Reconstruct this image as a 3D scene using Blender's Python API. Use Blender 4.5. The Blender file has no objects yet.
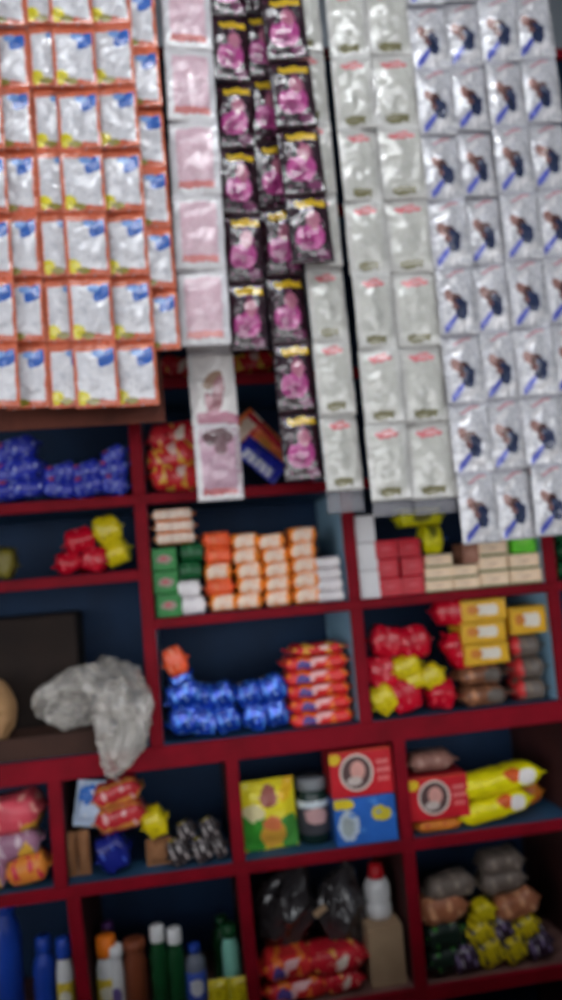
import bpy, bmesh, math, random
from mathutils import Vector, Matrix, noise
from mathutils.bvhtree import BVHTree

SC = bpy.context.scene
COL = SC.collection
PI = math.pi
rnd = random.Random(11)

# ------------------------------------------------------------------ camera
FPX, W, H = 800.0, 562, 1000
CAM = Vector((0, -1.65, 1.5))
psi, th, ro = [math.radians(a) for a in (7.97, 4.28, -4.85)]
fw = Vector((math.sin(psi) * math.cos(th), math.cos(psi) * math.cos(th), math.sin(th)))
r0 = Vector((math.cos(psi), -math.sin(psi), 0))
u0 = r0.cross(fw)
rt = r0 * math.cos(ro) + u0 * math.sin(ro)
up = -r0 * math.sin(ro) + u0 * math.cos(ro)
cd = bpy.data.cameras.new('camera')
cam = bpy.data.objects.new('camera', cd)
COL.objects.link(cam)
m = Matrix((rt, up, -fw)).transposed().to_4x4()
m.translation = CAM
cam.matrix_world = m
cd.sensor_fit = 'VERTICAL'
cd.sensor_height = 36
cd.lens = FPX / H * 36
cd.clip_start = 0.02
cd.dof.use_dof = True            # the phone missed its focus: everything is a little soft
cd.dof.focus_distance = 0.75
cd.dof.aperture_fstop = 3.0
SC.camera = cam


def at(px, py, Y=0.0):
    d = fw + rt * ((px - 281) / FPX) - up * ((py - 500) / FPX)
    return CAM + d * ((Y - CAM.y) / d.y)


def slot(x0, x1, yt, yb, Y=0.0):
    """centre x, width, height, bottom z of a photo box seen at depth Y"""
    xm, ym = (x0 + x1) / 2, (yt + yb) / 2
    a, b = at(x0, ym, Y), at(x1, ym, Y)
    t, l = at(xm, yt, Y), at(xm, yb, Y)
    return (a.x + b.x) / 2, abs(b.x - a.x), t.z - l.z, l.z


# ------------------------------------------------------------------ materials
def lin(c):
    o = []
    for v in c[:3]:
        v /= 255.0
        o.append(v / 12.92 if v <= .04045 else ((v + .055) / 1.055) ** 2.4)
    return (*o, 1.0)


class NT:
    def __init__(self, name):
        self.m = bpy.data.materials.new(name)
        self.m.use_nodes = True
        self.t = self.m.node_tree
        self.p = self.t.nodes['Principled BSDF']

    def n(self, kind, **kw):
        x = self.t.nodes.new(kind)
        for k, v in kw.items():
            setattr(x, k, v)
        return x

    def l(self, a, b):
        self.t.links.new(a, b)

    def math(self, op, a, b=None, c=None):
        x = self.n('ShaderNodeMath', operation=op)
        for i, v in enumerate((a, b, c)):
            if v is None:
                continue
            if isinstance(v, (int, float)):
                x.inputs[i].default_value = v
            else:
                self.l(v, x.inputs[i])
        return x.outputs[0]

    def mix(self, fac, a, b):
        x = self.n('ShaderNodeMix', data_type='RGBA')
        for s, v in ((x.inputs[0], fac), (x.inputs[6], a), (x.inputs[7], b)):
            if isinstance(v, (int, float)):
                s.default_value = v
            elif isinstance(v, tuple):
                s.default_value = v
            else:
                self.l(v, s)
        return x.outputs[2]


def film(name, base, layers=(), rough=.3, metal=0.0, bump=.25, bscale=60, mottle=.12, spec=.28, coat=0.0, warp=.14, alpha=1.0):
    """printed plastic film: base colour, printed shapes in the wrapper's own UV, fine crinkle"""
    k = NT(name)
    uv = k.n('ShaderNodeUVMap')
    co = k.n('ShaderNodeTexCoord')
    nz = k.n('ShaderNodeTexNoise')
    nz.inputs['Scale'].default_value = 7
    nz.inputs['Detail'].default_value = 3
    k.l(uv.outputs[0], nz.inputs['Vector'])
    sep = k.n('ShaderNodeSeparateXYZ')
    k.l(uv.outputs[0], sep.inputs[0])
    sn = k.n('ShaderNodeSeparateColor')
    k.l(nz.outputs['Color'], sn.inputs[0])
    U = k.math('ADD', sep.outputs[0], k.math('MULTIPLY', k.math('SUBTRACT', sn.outputs[0], .5), warp))
    V = k.math('ADD', sep.outputs[1], k.math('MULTIPLY', k.math('SUBTRACT', sn.outputs[1], .5), warp))
    col = lin(base)
    for L in layers:
        kind, c = L[0], lin(L[-1])
        if kind == 'r':
            cx, cy, rx, ry = L[1:5]
            a = k.math('LESS_THAN', k.math('ABSOLUTE', k.math('SUBTRACT', U, cx)), rx)
            b = k.math('LESS_THAN', k.math('ABSOLUTE', k.math('SUBTRACT', V, cy)), ry)
            msk = k.math('MULTIPLY', a, b)
        elif kind == 'e':                       # ellipse, optionally turned
            cx, cy, rx, ry, ang = (list(L[1:-1]) + [0])[:5]
            du, dv = k.math('SUBTRACT', U, cx), k.math('SUBTRACT', V, cy)
            ca, sa = math.cos(ang), math.sin(ang)
            p = k.math('ADD', k.math('MULTIPLY', du, ca / rx), k.math('MULTIPLY', dv, sa / rx))
            q = k.math('ADD', k.math('MULTIPLY', du, -sa / ry), k.math('MULTIPLY', dv, ca / ry))
            msk = k.math('LESS_THAN', k.math('ADD', k.math('MULTIPLY', p, p), k.math('MULTIPLY', q, q)), 1.0)
        elif kind == 's':                       # stripes: (s, freq_u, freq_v, duty)
            fu, fv, duty = L[1:4]
            s_ = k.math('ADD', k.math('MULTIPLY', U, fu), k.math('MULTIPLY', V, fv))
            msk = k.math('LESS_THAN', k.math('FRACT', s_), duty)
        elif kind == 'n':                       # irregular printed patches: (n, scale, threshold)
            z = k.n('ShaderNodeTexNoise')
            z.inputs['Scale'].default_value = L[1]
            z.inputs['Detail'].default_value = 1
            k.l(uv.outputs[0], z.inputs['Vector'])
            msk = k.math('GREATER_THAN', z.outputs[0], L[2])
        col = k.mix(msk, col, c)
    mt = k.n('ShaderNodeTexNoise')
    mt.inputs['Scale'].default_value = 25
    mt.inputs['Detail'].default_value = 4
    k.l(co.outputs['Object'], mt.inputs['Vector'])
    rg = k.n('ShaderNodeMapRange')
    rg.inputs['From Min'].default_value = .3
    rg.inputs['From Max'].default_value = .7
    rg.inputs['To Min'].default_value = 1 - mottle
    rg.inputs['To Max'].default_value = 1 + mottle
    k.l(mt.outputs[0], rg.inputs[0])
    vm = k.n('ShaderNodeVectorMath', operation='SCALE')
    if isinstance(col, tuple):
        vm.inputs[0].default_value = col[:3]
    else:
        k.l(col, vm.inputs[0])
    k.l(rg.outputs[0], vm.inputs['Scale'])
    k.l(vm.outputs[0], k.p.inputs['Base Color'])
    if bump:
        bz = k.n('ShaderNodeTexNoise')
        bz.inputs['Scale'].default_value = bscale
        bz.inputs['Detail'].default_value = 2
        bz.inputs['Distortion'].default_value = .6
        k.l(co.outputs['Object'], bz.inputs['Vector'])
        bp = k.n('ShaderNodeBump')
        bp.inputs['Strength'].default_value = bump
        bp.inputs['Distance'].default_value = .01
        k.l(bz.outputs[0], bp.inputs['Height'])
        k.l(bp.outputs[0], k.p.inputs['Normal'])
    k.p.inputs['Roughness'].default_value = rough
    k.p.inputs['Metallic'].default_value = metal
    k.p.inputs['Specular IOR Level'].default_value = spec
    k.p.inputs['Coat Weight'].default_value = coat * .5
    k.p.inputs['Alpha'].default_value = alpha
    return k.m


def paint(name, c, c2=None, rough=.45, scale=9, bump=.06, spec=.25):
    k = NT(name)
    co = k.n('ShaderNodeTexCoord')
    z = k.n('ShaderNodeTexNoise')
    z.inputs['Scale'].default_value = scale
    z.inputs['Detail'].default_value = 6
    k.l(co.outputs['Object'], z.inputs['Vector'])
    rp = k.n('ShaderNodeMapRange')
    rp.inputs['From Min'].default_value = .35
    rp.inputs['From Max'].default_value = .72
    k.l(z.outputs[0], rp.inputs[0])
    k.l(k.mix(rp.outputs[0], lin(c), lin(c2 or [v * .75 for v in c])), k.p.inputs['Base Color'])
    bp = k.n('ShaderNodeBump')
    bp.inputs['Strength'].default_value = bump
    k.l(z.outputs[0], bp.inputs['Height'])
    k.l(bp.outputs[0], k.p.inputs['Normal'])
    k.p.inputs['Roughness'].default_value = rough
    k.p.inputs['Specular IOR Level'].default_value = spec
    return k.m


def clear(name, c, alpha, rough=.25, spec=.6):
    k = NT(name)
    co = k.n('ShaderNodeTexCoord')
    z = k.n('ShaderNodeTexNoise')
    z.inputs['Scale'].default_value = 45
    z.inputs['Detail'].default_value = 3
    k.l(co.outputs['Object'], z.inputs['Vector'])
    bp = k.n('ShaderNodeBump')
    bp.inputs['Strength'].default_value = .4
    bp.inputs['Distance'].default_value = .01
    k.l(z.outputs[0], bp.inputs['Height'])
    k.l(bp.outputs[0], k.p.inputs['Normal'])
    k.p.inputs['Base Color'].default_value = lin(c)
    k.p.inputs['Alpha'].default_value = alpha
    k.p.inputs['Roughness'].default_value = rough
    k.p.inputs['Specular IOR Level'].default_value = spec
    return k.m


# ------------------------------------------------------------------ objects
def link(name, data, parent=None, loc=(0, 0, 0), rot=(0, 0, 0)):
    o = bpy.data.objects.new(name, data)
    COL.objects.link(o)
    o.location = loc
    o.rotation_euler = rot
    if parent:
        o.parent = parent
    return o


def tag(o, label, cat, group=None, kind=None):
    if label:
        o['label'] = label
    if cat:
        o['category'] = cat
    if group:
        o['group'] = group
    if kind:
        o['kind'] = kind
    return o


def thing(name, label, cat, loc=(0, 0, 0), rot=(0, 0, 0), group=None):
    return tag(link(name, None, None, loc, rot), label, cat, group)


def done(bm, name, mats, smooth=True):
    bmesh.ops.recalc_face_normals(bm, faces=bm.faces)
    me = bpy.data.meshes.new(name)
    bm.to_mesh(me)
    bm.free()
    for x in (mats if isinstance(mats, (list, tuple)) else [mats]):
        me.materials.append(x)
    if smooth:
        me.polygons.foreach_set('use_smooth', [True] * len(me.polygons))
    return me


def recolour(me, mat):
    c = me.copy()
    c.materials.clear()
    c.materials.append(mat)
    return c


def box_me(name, w, d, h, mat, bev=.002, z0=0.0, front=None):
    """box with UVs, base at z0, centred in x and y; front (-y) face can carry its own print"""
    bm = bmesh.new()
    bmesh.ops.create_cube(bm, size=1)
    for v in bm.verts:
        v.co = Vector((v.co.x * w, v.co.y * d, (v.co.z + .5) * h + z0))
    if bev:
        bmesh.ops.bevel(bm, geom=list(bm.edges), offset=bev, segments=2, affect='EDGES', profile=.5)
    uv = bm.loops.layers.uv.new('UVMap')
    bm.normal_update()
    for f in bm.faces:
        n = f.normal
        ax = max(range(3), key=lambda i: abs(n[i]))
        f.material_index = 1 if (front and n.y < -.9) else 0
        for lp in f.loops:
            c = lp.vert.co
            u, v, t = c.x / w + .5, c.y / d + .5, (c.z - z0) / h
            lp[uv].uv = ((v, t), (u, t), (u, v))[ax]
    return done(bm, name, [mat] + ([front] if front else []), smooth=False)


def pouch_me(name, w, h, d, mat, seed=0, nx=18, ny=20, sx=.07, sy=.09, wr=.12, pw=2.6, sag=.15, puck=0.0):
    """sealed flat pouch: pillow body inside flat crimped seals; base at z=0, front to -y"""
    bm = bmesh.new()
    uv = bm.loops.layers.uv.new('UVMap')
    rs = random.Random(seed)
    off = Vector((rs.uniform(-50, 50), rs.uniform(-50, 50), rs.uniform(-50, 50)))

    def prof(t, s):
        t = (t - s) / (1 - 2 * s)
        if t <= 0 or t >= 1:
            return 0.0
        return max(0.0, 1 - abs(2 * t - 1) ** pw) ** .65

    F, B = [], []
    for j in range(ny + 1):
        for i in range(nx + 1):
            u, v = i / nx, j / ny
            vv = v ** (1 + sag)
            k = prof(u, sx) * prof(vv, sy)
            p = off + Vector((u * 3, v * 3 * h / w, 0))
            a = noise.noise(p) + .6 * noise.noise(p * 2.3)
            r = noise.noise(p * 1.4 + Vector((9, 3, 7)))
            x = (u - .5) * w * (1 - puck * k * .25 - .0 * k)
            edge = 1 - min(1, k * 2)
            yoff = edge * .03 * d * noise.noise(p * 1.7 + Vector((1, 5, 2))) * 3
            z = v * h
            F.append(bm.verts.new((x + .01 * w * r, yoff - .0007 - k * d * .5 * (1 + wr * 2.0 * a), z)))
            B.append(bm.verts.new((x + .01 * w * r, yoff + .0007 + k * d * .42 * (1 + wr * a), z)))
    st = nx + 1

    def face(vs, uvs):
        f = bm.faces.new(vs)
        for lp, q in zip(f.loops, uvs):
            lp[uv].uv = q

    for j in range(ny):
        for i in range(nx):
            q = [(i, j), (i + 1, j), (i + 1, j + 1), (i, j + 1)]
            ids = [b * st + a for a, b in q]
            uvs = [(a / nx, b / ny) for a, b in q]
            face([F[t] for t in ids], uvs)
            face([B[t] for t in reversed(ids)], list(reversed(uvs)))
    rim = [(i, 0) for i in range(nx)] + [(nx, j) for j in range(ny)] + [(i, ny) for i in range(nx, 0, -1)] + [(0, j) for j in range(ny, 0, -1)]
    for a, b in zip(rim, rim[1:] + rim[:1]):
        ia, ib = a[1] * st + a[0], b[1] * st + b[0]
        qa, qb = (a[0] / nx, a[1] / ny), (b[0] / nx, b[1] / ny)
        face([F[ia], B[ia], B[ib], F[ib]], [qa, qa, qb, qb])
    return done(bm, name, mat)


def tube_me(name, w, h, d, mat, seed=0, m=14, n=20, sq=.55, wr=.05, pinch=.16, bulge=.0):
    """flow-wrapped pack lying along x: round-cornered body closing to a flat line at both ends; base at z=0"""
    bm = bmesh.new()
    uv = bm.loops.layers.uv.new('UVMap')
    rs = random.Random(seed)
    off = Vector((rs.uniform(-50, 50), rs.uniform(-50, 50), rs.uniform(-50, 50)))
    rings = []
    for i in range(m + 1):
        t = i / m
        e = min(t, 1 - t) / pinch
        s = 1.0 if e >= 1 else max(.04, math.sin(e * PI / 2) ** .8)
        sd = 1.0 if e >= 1 else .72 + .28 * e
        b = 1 + bulge * math.sin(t * PI)
        ring = []
        for q in range(n):
            a = 2 * PI * q / n
            c, sn_ = math.cos(a), math.sin(a)
            y = -d / 2 * math.copysign(abs(c) ** sq, c) * sd
            z = h / 2 * math.copysign(abs(sn_) ** sq, sn_) * s * b
            x = (t - .5) * w
            p = off + Vector((x * 40, y * 40, z * 40))
            pleat = (1 - min(1, e * .8)) * .10 * math.sin(q * 2.5 + seed)
            f = 1 + wr * (noise.noise(p) + .5 * noise.noise(p * 2.1)) + pleat * (s > .05)
            ring.append(bm.verts.new((x, y * f, h / 2 + z * f)))
        rings.append(ring)
    for i in range(m):
        for q in range(n):
            q2 = (q + 1) % n
            f = bm.faces.new([rings[i][q], rings[i + 1][q], rings[i + 1][q2], rings[i][q2]])
            va, vb = ((q / n + .5) % 1.0), ((q / n + .5) % 1.0) + 1 / n
            for lp, uvv in zip(f.loops, [(i / m, va), ((i + 1) / m, va), ((i + 1) / m, vb), (i / m, vb)]):
                lp[uv].uv = uvv
    for ring, u in ((rings[0], 0), (rings[-1], 1)):
        f = bm.faces.new(ring)
        for lp in f.loops:
            lp[uv].uv = (u, .5)
    zmin = min(v.co.z for v in bm.verts)
    for v in bm.verts:
        v.co.z -= zmin
    return done(bm, name, mat)


def seal_me(name, d, h, ln, mat, side, teeth=7):
    """flat serrated end seal of a flow pack, lying in the xy plane at half height"""
    bm = bmesh.new()
    uv = bm.loops.layers.uv.new('UVMap')
    N = teeth * 2
    rows = []
    for k in range(2):
        zt = h + (.0006 if k else -.0006)
        inner = [bm.verts.new((-side * .002, (i / N - .5) * d, zt)) for i in range(N + 1)]
        mid = [bm.verts.new((side * ln * .6, (i / N - .5) * d * 1.03, zt + .0018 * math.sin(i * 1.3))) for i in range(N + 1)]
        outer = [bm.verts.new((side * ln * (1.0 if i % 2 else .8), (i / N - .5) * d * 1.04, zt + .002 * math.sin(i * 1.1))) for i in range(N + 1)]
        rows.append((inner, mid, outer))
    for k in range(2):
        a, b, c = rows[k]
        for i in range(N):
            bm.faces.new([a[i], b[i], b[i + 1], a[i + 1]])
            bm.faces.new([b[i], c[i], c[i + 1], b[i + 1]])
    lo, hi = rows
    loop_lo = lo[0] + lo[1][-1:] + lo[2][::-1] + lo[1][:1]
    loop_hi = hi[0] + hi[1][-1:] + hi[2][::-1] + hi[1][:1]
    for i in range(len(loop_lo)):
        j = (i + 1) % len(loop_lo)
        bm.faces.new([loop_lo[i], loop_lo[j], loop_hi[j], loop_hi[i]])
    return done(bm, name, mat, smooth=False)


def lathe_me(name, prof, mat, n=24, flat=1.0):
    bm = bmesh.new()
    uv = bm.loops.layers.uv.new('UVMap')
    zs = [z for _, z in prof]
    z0, z1 = min(zs), max(zs)
    rings = [[bm.verts.new((r * math.cos(2 * PI * q / n), flat * r * math.sin(2 * PI * q / n), z)) for q in range(n)] for r, z in prof]
    for i in range(len(prof) - 1):
        for q in range(n):
            q2 = (q + 1) % n
            f = bm.faces.new([rings[i][q], rings[i][q2], rings[i + 1][q2], rings[i + 1][q]])
            va, vb = (prof[i][1] - z0) / (z1 - z0 + 1e-6), (prof[i + 1][1] - z0) / (z1 - z0 + 1e-6)
            ua, ub = (q / n + .75) % 1.0, (q / n + .75) % 1.0 + 1 / n     # u = .5 faces -y
            for lp, x in zip(f.loops, [(ua, va), (ub, va), (ub, vb), (ua, vb)]):
                lp[uv].uv = ((x[0] + .0 - .5) % 1.0 if False else x[0], x[1])
    bm.faces.new(rings[0][::-1])
    bm.faces.new(rings[-1])
    return done(bm, name, mat)


def bag_me(name, path, mat, seed=0, n=84, sub=18, cr=.22, freq=22, fold=1.7):
    """crumpled thin bag: a closed skin swept along a path of (point, rx, rz), pleated and creased"""
    off = Vector((seed * 7.3, seed * 1.9, 4.4))
    P = []
    K = len(path)
    for i in range((K - 1) * sub + 1):
        t = i / sub
        a = min(int(t), K - 2)
        f = t - a
        g = [path[max(0, min(K - 1, a + o))] for o in (-1, 0, 1, 2)]

        def cr_(k):
            p0, p1, p2, p3 = [x[k] for x in g]
            return .5 * ((2 * p1) + (p2 - p0) * f + (2 * p0 - 5 * p1 + 4 * p2 - p3) * f * f + (3 * p1 - p0 - 3 * p2 + p3) * f ** 3)
        P.append((Vector([cr_(k) for k in range(3)]), max(.004, cr_(3)), max(.003, cr_(4))))
    bm = bmesh.new()
    bm.loops.layers.uv.new('UVMap')
    rings = []
    for i, (c, ra, rb) in enumerate(P):
        tg = (P[min(i + 1, len(P) - 1)][0] - P[max(i - 1, 0)][0]).normalized()
        sd = tg.cross(Vector((0, 0, 1)) if abs(tg.z) < .8 else Vector((0, -1, 0))).normalized()
        un = sd.cross(tg).normalized()
        ring = []
        for q in range(n):
            a = 2 * PI * q / n
            v = sd * math.cos(a) * ra + un * math.sin(a) * rb
            p = Vector((math.cos(a) * fold, math.sin(a) * fold, i * .035)) + off       # folds run along the bag
            g = Vector((c + v) * freq) + off
            f = 1 + cr * (1 - 2.6 * abs(noise.noise(p))) + .45 * cr * (1 - 2.2 * abs(noise.noise(p * 2.3))) + .35 * cr * noise.noise(g)
            ring.append(bm.verts.new(c + v * f))
        rings.append(ring)
    for i in range(len(rings) - 1):
        for q in range(n):
            bm.faces.new([rings[i][q], rings[i][(q + 1) % n], rings[i + 1][(q + 1) % n], rings[i + 1][q]])
    bm.faces.new(rings[0][::-1])
    bm.faces.new(rings[-1])
    return done(bm, name, mat)


CACHE = {}


def cached(key, fn):
    if key not in CACHE:
        CACHE[key] = fn()
    return CACHE[key]


def pack(name, label, cat, w, h, d, mat, smat, loc, rot=(0, 0, 0), group=None, var=0, fin=.010, **kw):
    """flow-wrapped pack: wrapper and two crimped end seals"""
    key = ('p', round(w, 3), round(h, 3), round(d, 3), mat.name, var)
    me = cached(key, lambda: tube_me('wrapper', w - 2 * fin, h, d, mat, seed=var + int(w * 999), **kw))
    r = thing(name, label, cat, loc, rot, group)
    link('wrapper', me, r)
    for s in (-1, 1):
        sm = cached(key + ('s', s, smat.name), lambda: seal_me('end_seal', d * .74, h * .5, fin, smat, s))
        link('end_seal', sm, r, (s * (w / 2 - fin), 0, 0))
    return r


def pouch(name, label, cat, w, h, d, mat, loc, rot=(0, 0, 0), group=None, var=0, **kw):
    me = cached(('q', round(w, 3), round(h, 3), round(d, 3), mat.name, var), lambda: pouch_me('pouch', w, h, d, mat, seed=var * 3 + 1, **kw))
    return tag(link(name, me, None, loc, rot), label, cat, group)


def tree_of(o):
    return [o] + [x for c in o.children for x in tree_of(c)]


def bvh_of(root):
    bpy.context.view_layer.update()
    vs, fs = [], []
    for o in tree_of(root):
        if o.type == 'MESH':
            b = len(vs)
            mw = o.matrix_world
            vs += [mw @ v.co for v in o.data.vertices]
            fs += [[b + i for i in p.vertices] for p in o.data.polygons]
    return vs, fs


def settle(root, pile, z0, zstart):
    """let a soft item sink from zstart until it nestles on the pile or on the board at z0"""
    vs, fs = bvh_of(root)
    lo, hi = min(v.z for v in vs), max(v.z for v in vs)
    c = sum(vs, Vector()) / len(vs)
    sv = [Vector((c.x + (v.x - c.x) * .64, c.y + (v.y - c.y) * .9, c.z + (v.z - c.z) * .84)) for v in vs]
    bx = [min(v.x for v in sv), max(v.x for v in sv), min(v.y for v in sv), max(v.y for v in sv)]
    near = [b for (b, q) in pile if not (q[1] < bx[0] or q[0] > bx[1] or q[3] < bx[2] or q[2] > bx[3])]
    z = max(zstart, z0)
    ok = z
    while z >= z0 - 1e-6:
        t = BVHTree.FromPolygons([v + Vector((0, 0, z - lo)) for v in sv], fs)
        if any(t.overlap(b) for b in near):
            break
        ok = z
        if z - .004 < z0 < z - 1e-6:
            z = z0
        else:
            z -= .004
    dz = ok + .0006 - lo
    root.location.z += dz
    pile.append((BVHTree.FromPolygons([v + Vector((0, 0, dz)) for v in sv], fs), bx))


def keep_clear(root):
    """nudge an item sideways so that it stands clear of the uprights of its bay"""
    for _ in range(2):
        vs, _f = bvh_of(root)
        a, b = min(v.x for v in vs), max(v.x for v in vs)
        z = (min(v.z for v in vs) + max(v.z for v in vs)) / 2
        for u0, u1, z0, z1 in UPR:
            if z0 - .01 < z < z1 + .01 and a < u1 and b > u0:
                root.location.x += (u1 - a) if (a + b) / 2 > (u0 + u1) / 2 else (u0 - b)
                break
        else:
            break
    return root


# ------------------------------------------------------------------ the room
def struct(name, w, d, h, loc, mat):
    o = link(name, box_me(name, w, d, h, mat, bev=0), None, loc)
    o['kind'] = 'structure'
    return o


plaster = paint('plaster', (150, 158, 166), (132, 140, 148), .85, 5)
cement = paint('cement', (112, 108, 104), (88, 84, 80), .8, 6)
struct('floor', 4.4, 4.2, .1, (.3, -1.6, -.1), cement)
struct('wall_back', 4.4, .1, 3.1, (.3, .45, 0), plaster)
struct('wall_left', .1, 2.1, 3.1, (-1.85, -.55, 0), plaster)
struct('wall_right', .1, 4.2, 3.1, (2.45, -1.6, 0), plaster)
struct('wall_front', 4.4, .12, .95, (.3, -3.64, 2.15), plaster)  # unseen header added to block steep daylight from the lower rows
struct('trim_1', .1, 2.1, .95, (-1.85, -2.65, 2.15), plaster)      # unseen wall added above the side opening to dim the low shelves
struct('ground', 14, 10, .1, (.3, -8.75, -.12), cement)
struct('ceiling', 4.4, 4.2, .1, (.3, -1.6, 3.1), plaster)

# ------------------------------------------------------------------ the shelf unit
red = paint('red_enamel', (128, 4, 26), (106, 3, 20), .6, 14, .05, .12)
blue = paint('blue_enamel', (46, 86, 120), (36, 70, 102), .6, 8)
navy_back = paint('navy_back_paint', (16, 46, 78), (11, 35, 62), .65, 8)
pale_blue = paint('pale_blue_paint', (150, 190, 214), (132, 172, 200), .6, 8)
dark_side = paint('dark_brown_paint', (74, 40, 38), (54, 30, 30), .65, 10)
worn = paint('worn_board', (128, 92, 84), (100, 66, 62), .65, 22)
XL, XR = -.78, 1.36
DEP = .30
unit = thing('display_shelf', 'red-edged blue wooden wall shelf unit that holds all the goods', 'shelf', (0, 0, 0))
link('back_panel', box_me('back_panel', XR - XL, .012, 2.8, navy_back, 0), unit, ((XL + XR) / 2, DEP + .006, 0))


def board(x0, x1, top, th_, mat=None):
    b = link('shelf_board', box_me('shelf_board', x1 - x0, DEP - .012, th_, mat or blue, .001), unit, ((x0 + x1) / 2, DEP / 2 + .006, top - th_))
    e = link('front_edge', box_me('front_edge', x1 - x0, .012, th_ + .002, red, .002), b, (0, -DEP / 2, -.002))
    tag(e, 'red painted front edge', None)


UPR = []


def upright(x, z0, z1, t=.024, x1=None):
    UPR.append((min(x, x1 or x) - t / 2 - .0025, max(x, x1 or x) + t / 2 + .0025, z0, z1))
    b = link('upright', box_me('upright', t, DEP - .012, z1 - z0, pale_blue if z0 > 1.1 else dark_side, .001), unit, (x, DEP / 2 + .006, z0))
    if x1 is not None:
        b.rotation_euler.y = math.atan2(x1 - x, z1 - z0)
    e = link('front_edge', box_me('front_edge', t + .002, .012, z1 - z0, red, .002), b, (0, -DEP / 2 - .001, 0))
    tag(e, 'red painted front edge', None)


ZU, ZA, ZB, ZC, ZD, ZE, ZF = 1.898, 1.658, 1.505, 1.403, 1.150, .905, .612
board(XL, XR, 2.62, .022)
board(XL, XR, 2.26, .022)
board(XL, XR, ZU, .022)
board(XL, XR, ZA, .020)
board(XL, -.0715, ZB, .020)
board(-.0465, XR, ZC, .018)
board(XL, XR, ZD, .042)
board(XL, XR, ZE, .021)
board(XL, XR, ZF, .026, worn)
upright(XL + .012, 0, 2.8)
upright(XR - .012, 0, 2.8)
upright(-.059, ZD, ZA - .02)
for z0, z1 in ((ZD, ZC - .018), (ZC, ZA - .02), (ZA, ZU - .022), (ZU, 2.238), (2.26, 2.598)):
    if z0 >= ZA:
        upright(-.059, z0, z1)
    upright(.370, z0, z1)
    upright(.808, z0, z1)
upright(-.262, ZE, ZD - .042)
upright(.086, ZE, ZD - .042)
upright(.434, ZE, ZD - .042)
upright(.812, ZE, ZD - .042)
upright(-.228, ZF, ZE - .021, .024, -.240)
upright(.095, ZF, ZE - .021, .024, .090)
upright(.434, ZF, ZE - .021)
upright(.814, ZF, ZE - .021)
board(XL, XR, .12, .022)
for ux in (-.228, .095, .434, .814):
    upright(ux, .12, ZF - .026)

# unseen counter added in front to shade the lower shelves
cwood = paint('counter_wood', (104, 70, 46), (80, 52, 34), .5, 10)
t = thing('shop_counter', 'unseen brown wooden counter added in front of the shelves to shade the lower rows', 'counter', (.3, -1.12, 0))
link('counter_body', box_me('counter_body', 2.6, .46, .97, cwood, .004), t)
link('counter_top', box_me('counter_top', 2.7, .56, .03, cwood, .006), t, (0, 0, .97))
for kx in (-.9, 0, .9):
    link('front_panel', box_me('front_panel', .78, .012, .7, cwood, .004), t, (kx, -.232, .09))

# ------------------------------------------------------------------ hanging strips
FK = dict(rough=.20, bump=.55, bscale=42, coat=1.2, spec=.5, warp=.09)
ORG = film('orange_sachet_print', (200, 106, 78), [
    ('r', .5, .50, .42, .39, (206, 205, 210)), ('n', 9, .60, (192, 193, 200)), ('r', .5, .95, .6, .055, (200, 104, 76)), ('r', .5, .06, .6, .055, (192, 92, 64)),
    ('e', .78, .78, .24, .12, .5, (48, 92, 172)), ('e', .58, .84, .14, .06, (110, 146, 200)),
    ('e', .17, .165, .18, .11, (214, 200, 40)), ('e', .38, .10, .16, .045, (138, 128, 50)), ('r', .03, .5, .05, .6, (202, 108, 80)), ('r', .97, .5, .05, .6, (202, 108, 80))], **FK)
PNK = film('pink_sachet_print', (208, 205, 208), [
    ('r', .5, .53, .36, .40, (206, 172, 184)), ('n', 26, .56, (214, 188, 198)), ('r', .5, .15, .36, .045, (206, 128, 126)), ('r', .5, .97, .6, .03, (208, 206, 208)),
    ('r', .06, .5, .08, .6, (208, 206, 210)), ('r', .94, .5, .07, .6, (208, 206, 210)), ('r', .5, .05, .6, .05, (208, 206, 208))], **FK)
PNF = film('pink_flower_print', (204, 200, 198), [
    ('e', .5, .62, .24, .10, .4, (150, 122, 104)), ('e', .60, .42, .12, .28, -.35, (152, 104, 112)), ('e', .42, .28, .09, .18, .5, (165, 114, 124)),
    ('e', .5, .06, .6, .13, (170, 112, 130)), ('r', .05, .5, .07, .6, (204, 200, 200))], **FK)
PND = film('mauve_sachet_print', (196, 190, 192), [
    ('r', .5, .47, .38, .38, (184, 148, 164)), ('n', 30, .54, (166, 128, 148)), ('e', .52, .86, .34, .12, (92, 66, 70)), ('e', .56, .74, .14, .12, (120, 92, 98)), ('r', .5, .12, .36, .04, (186, 104, 108)),
    ('r', .05, .5, .07, .6, (200, 194, 196)), ('r', .5, .04, .6, .04, (206, 202, 204))], **FK)
BLK = film('plum_sachet_print', (44, 22, 33), [
    ('n', 6, .62, (74, 38, 56)), ('e', .48, .38, .34, .20, (176, 70, 136)), ('n', 12, .68, (200, 112, 162)), ('e', .60, .62, .15, .14, (170, 104, 126)), ('e', .40, .30, .18, .09, (140, 46, 104)),
    ('e', .78, .12, .20, .07, (110, 52, 88)), ('r', .57, .885, .36, .055, (204, 170, 40)), ('r', .5, .99, .6, .03, (40, 20, 30)), ('r', .03, .5, .05, .6, (38, 20, 28)), ('r', .97, .5, .05, .6, (38, 20, 28))],
    rough=.16, bump=.6, bscale=42, coat=1.8, spec=.5)
WHT = film('white_sachet_print', (196, 195, 191), [
    ('r', .5, .5, .38, .40, (190, 190, 183)), ('n', 14, .63, (200, 199, 196)), ('e', .5, .885, .30, .055, (212, 122, 128)), ('e', .56, .885, .14, .022, (222, 176, 176)),
    ('r', .48, .115, .26, .05, (118, 114, 82))], rough=.18, bump=.5, bscale=38, coat=1.6, spec=.5)
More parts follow.
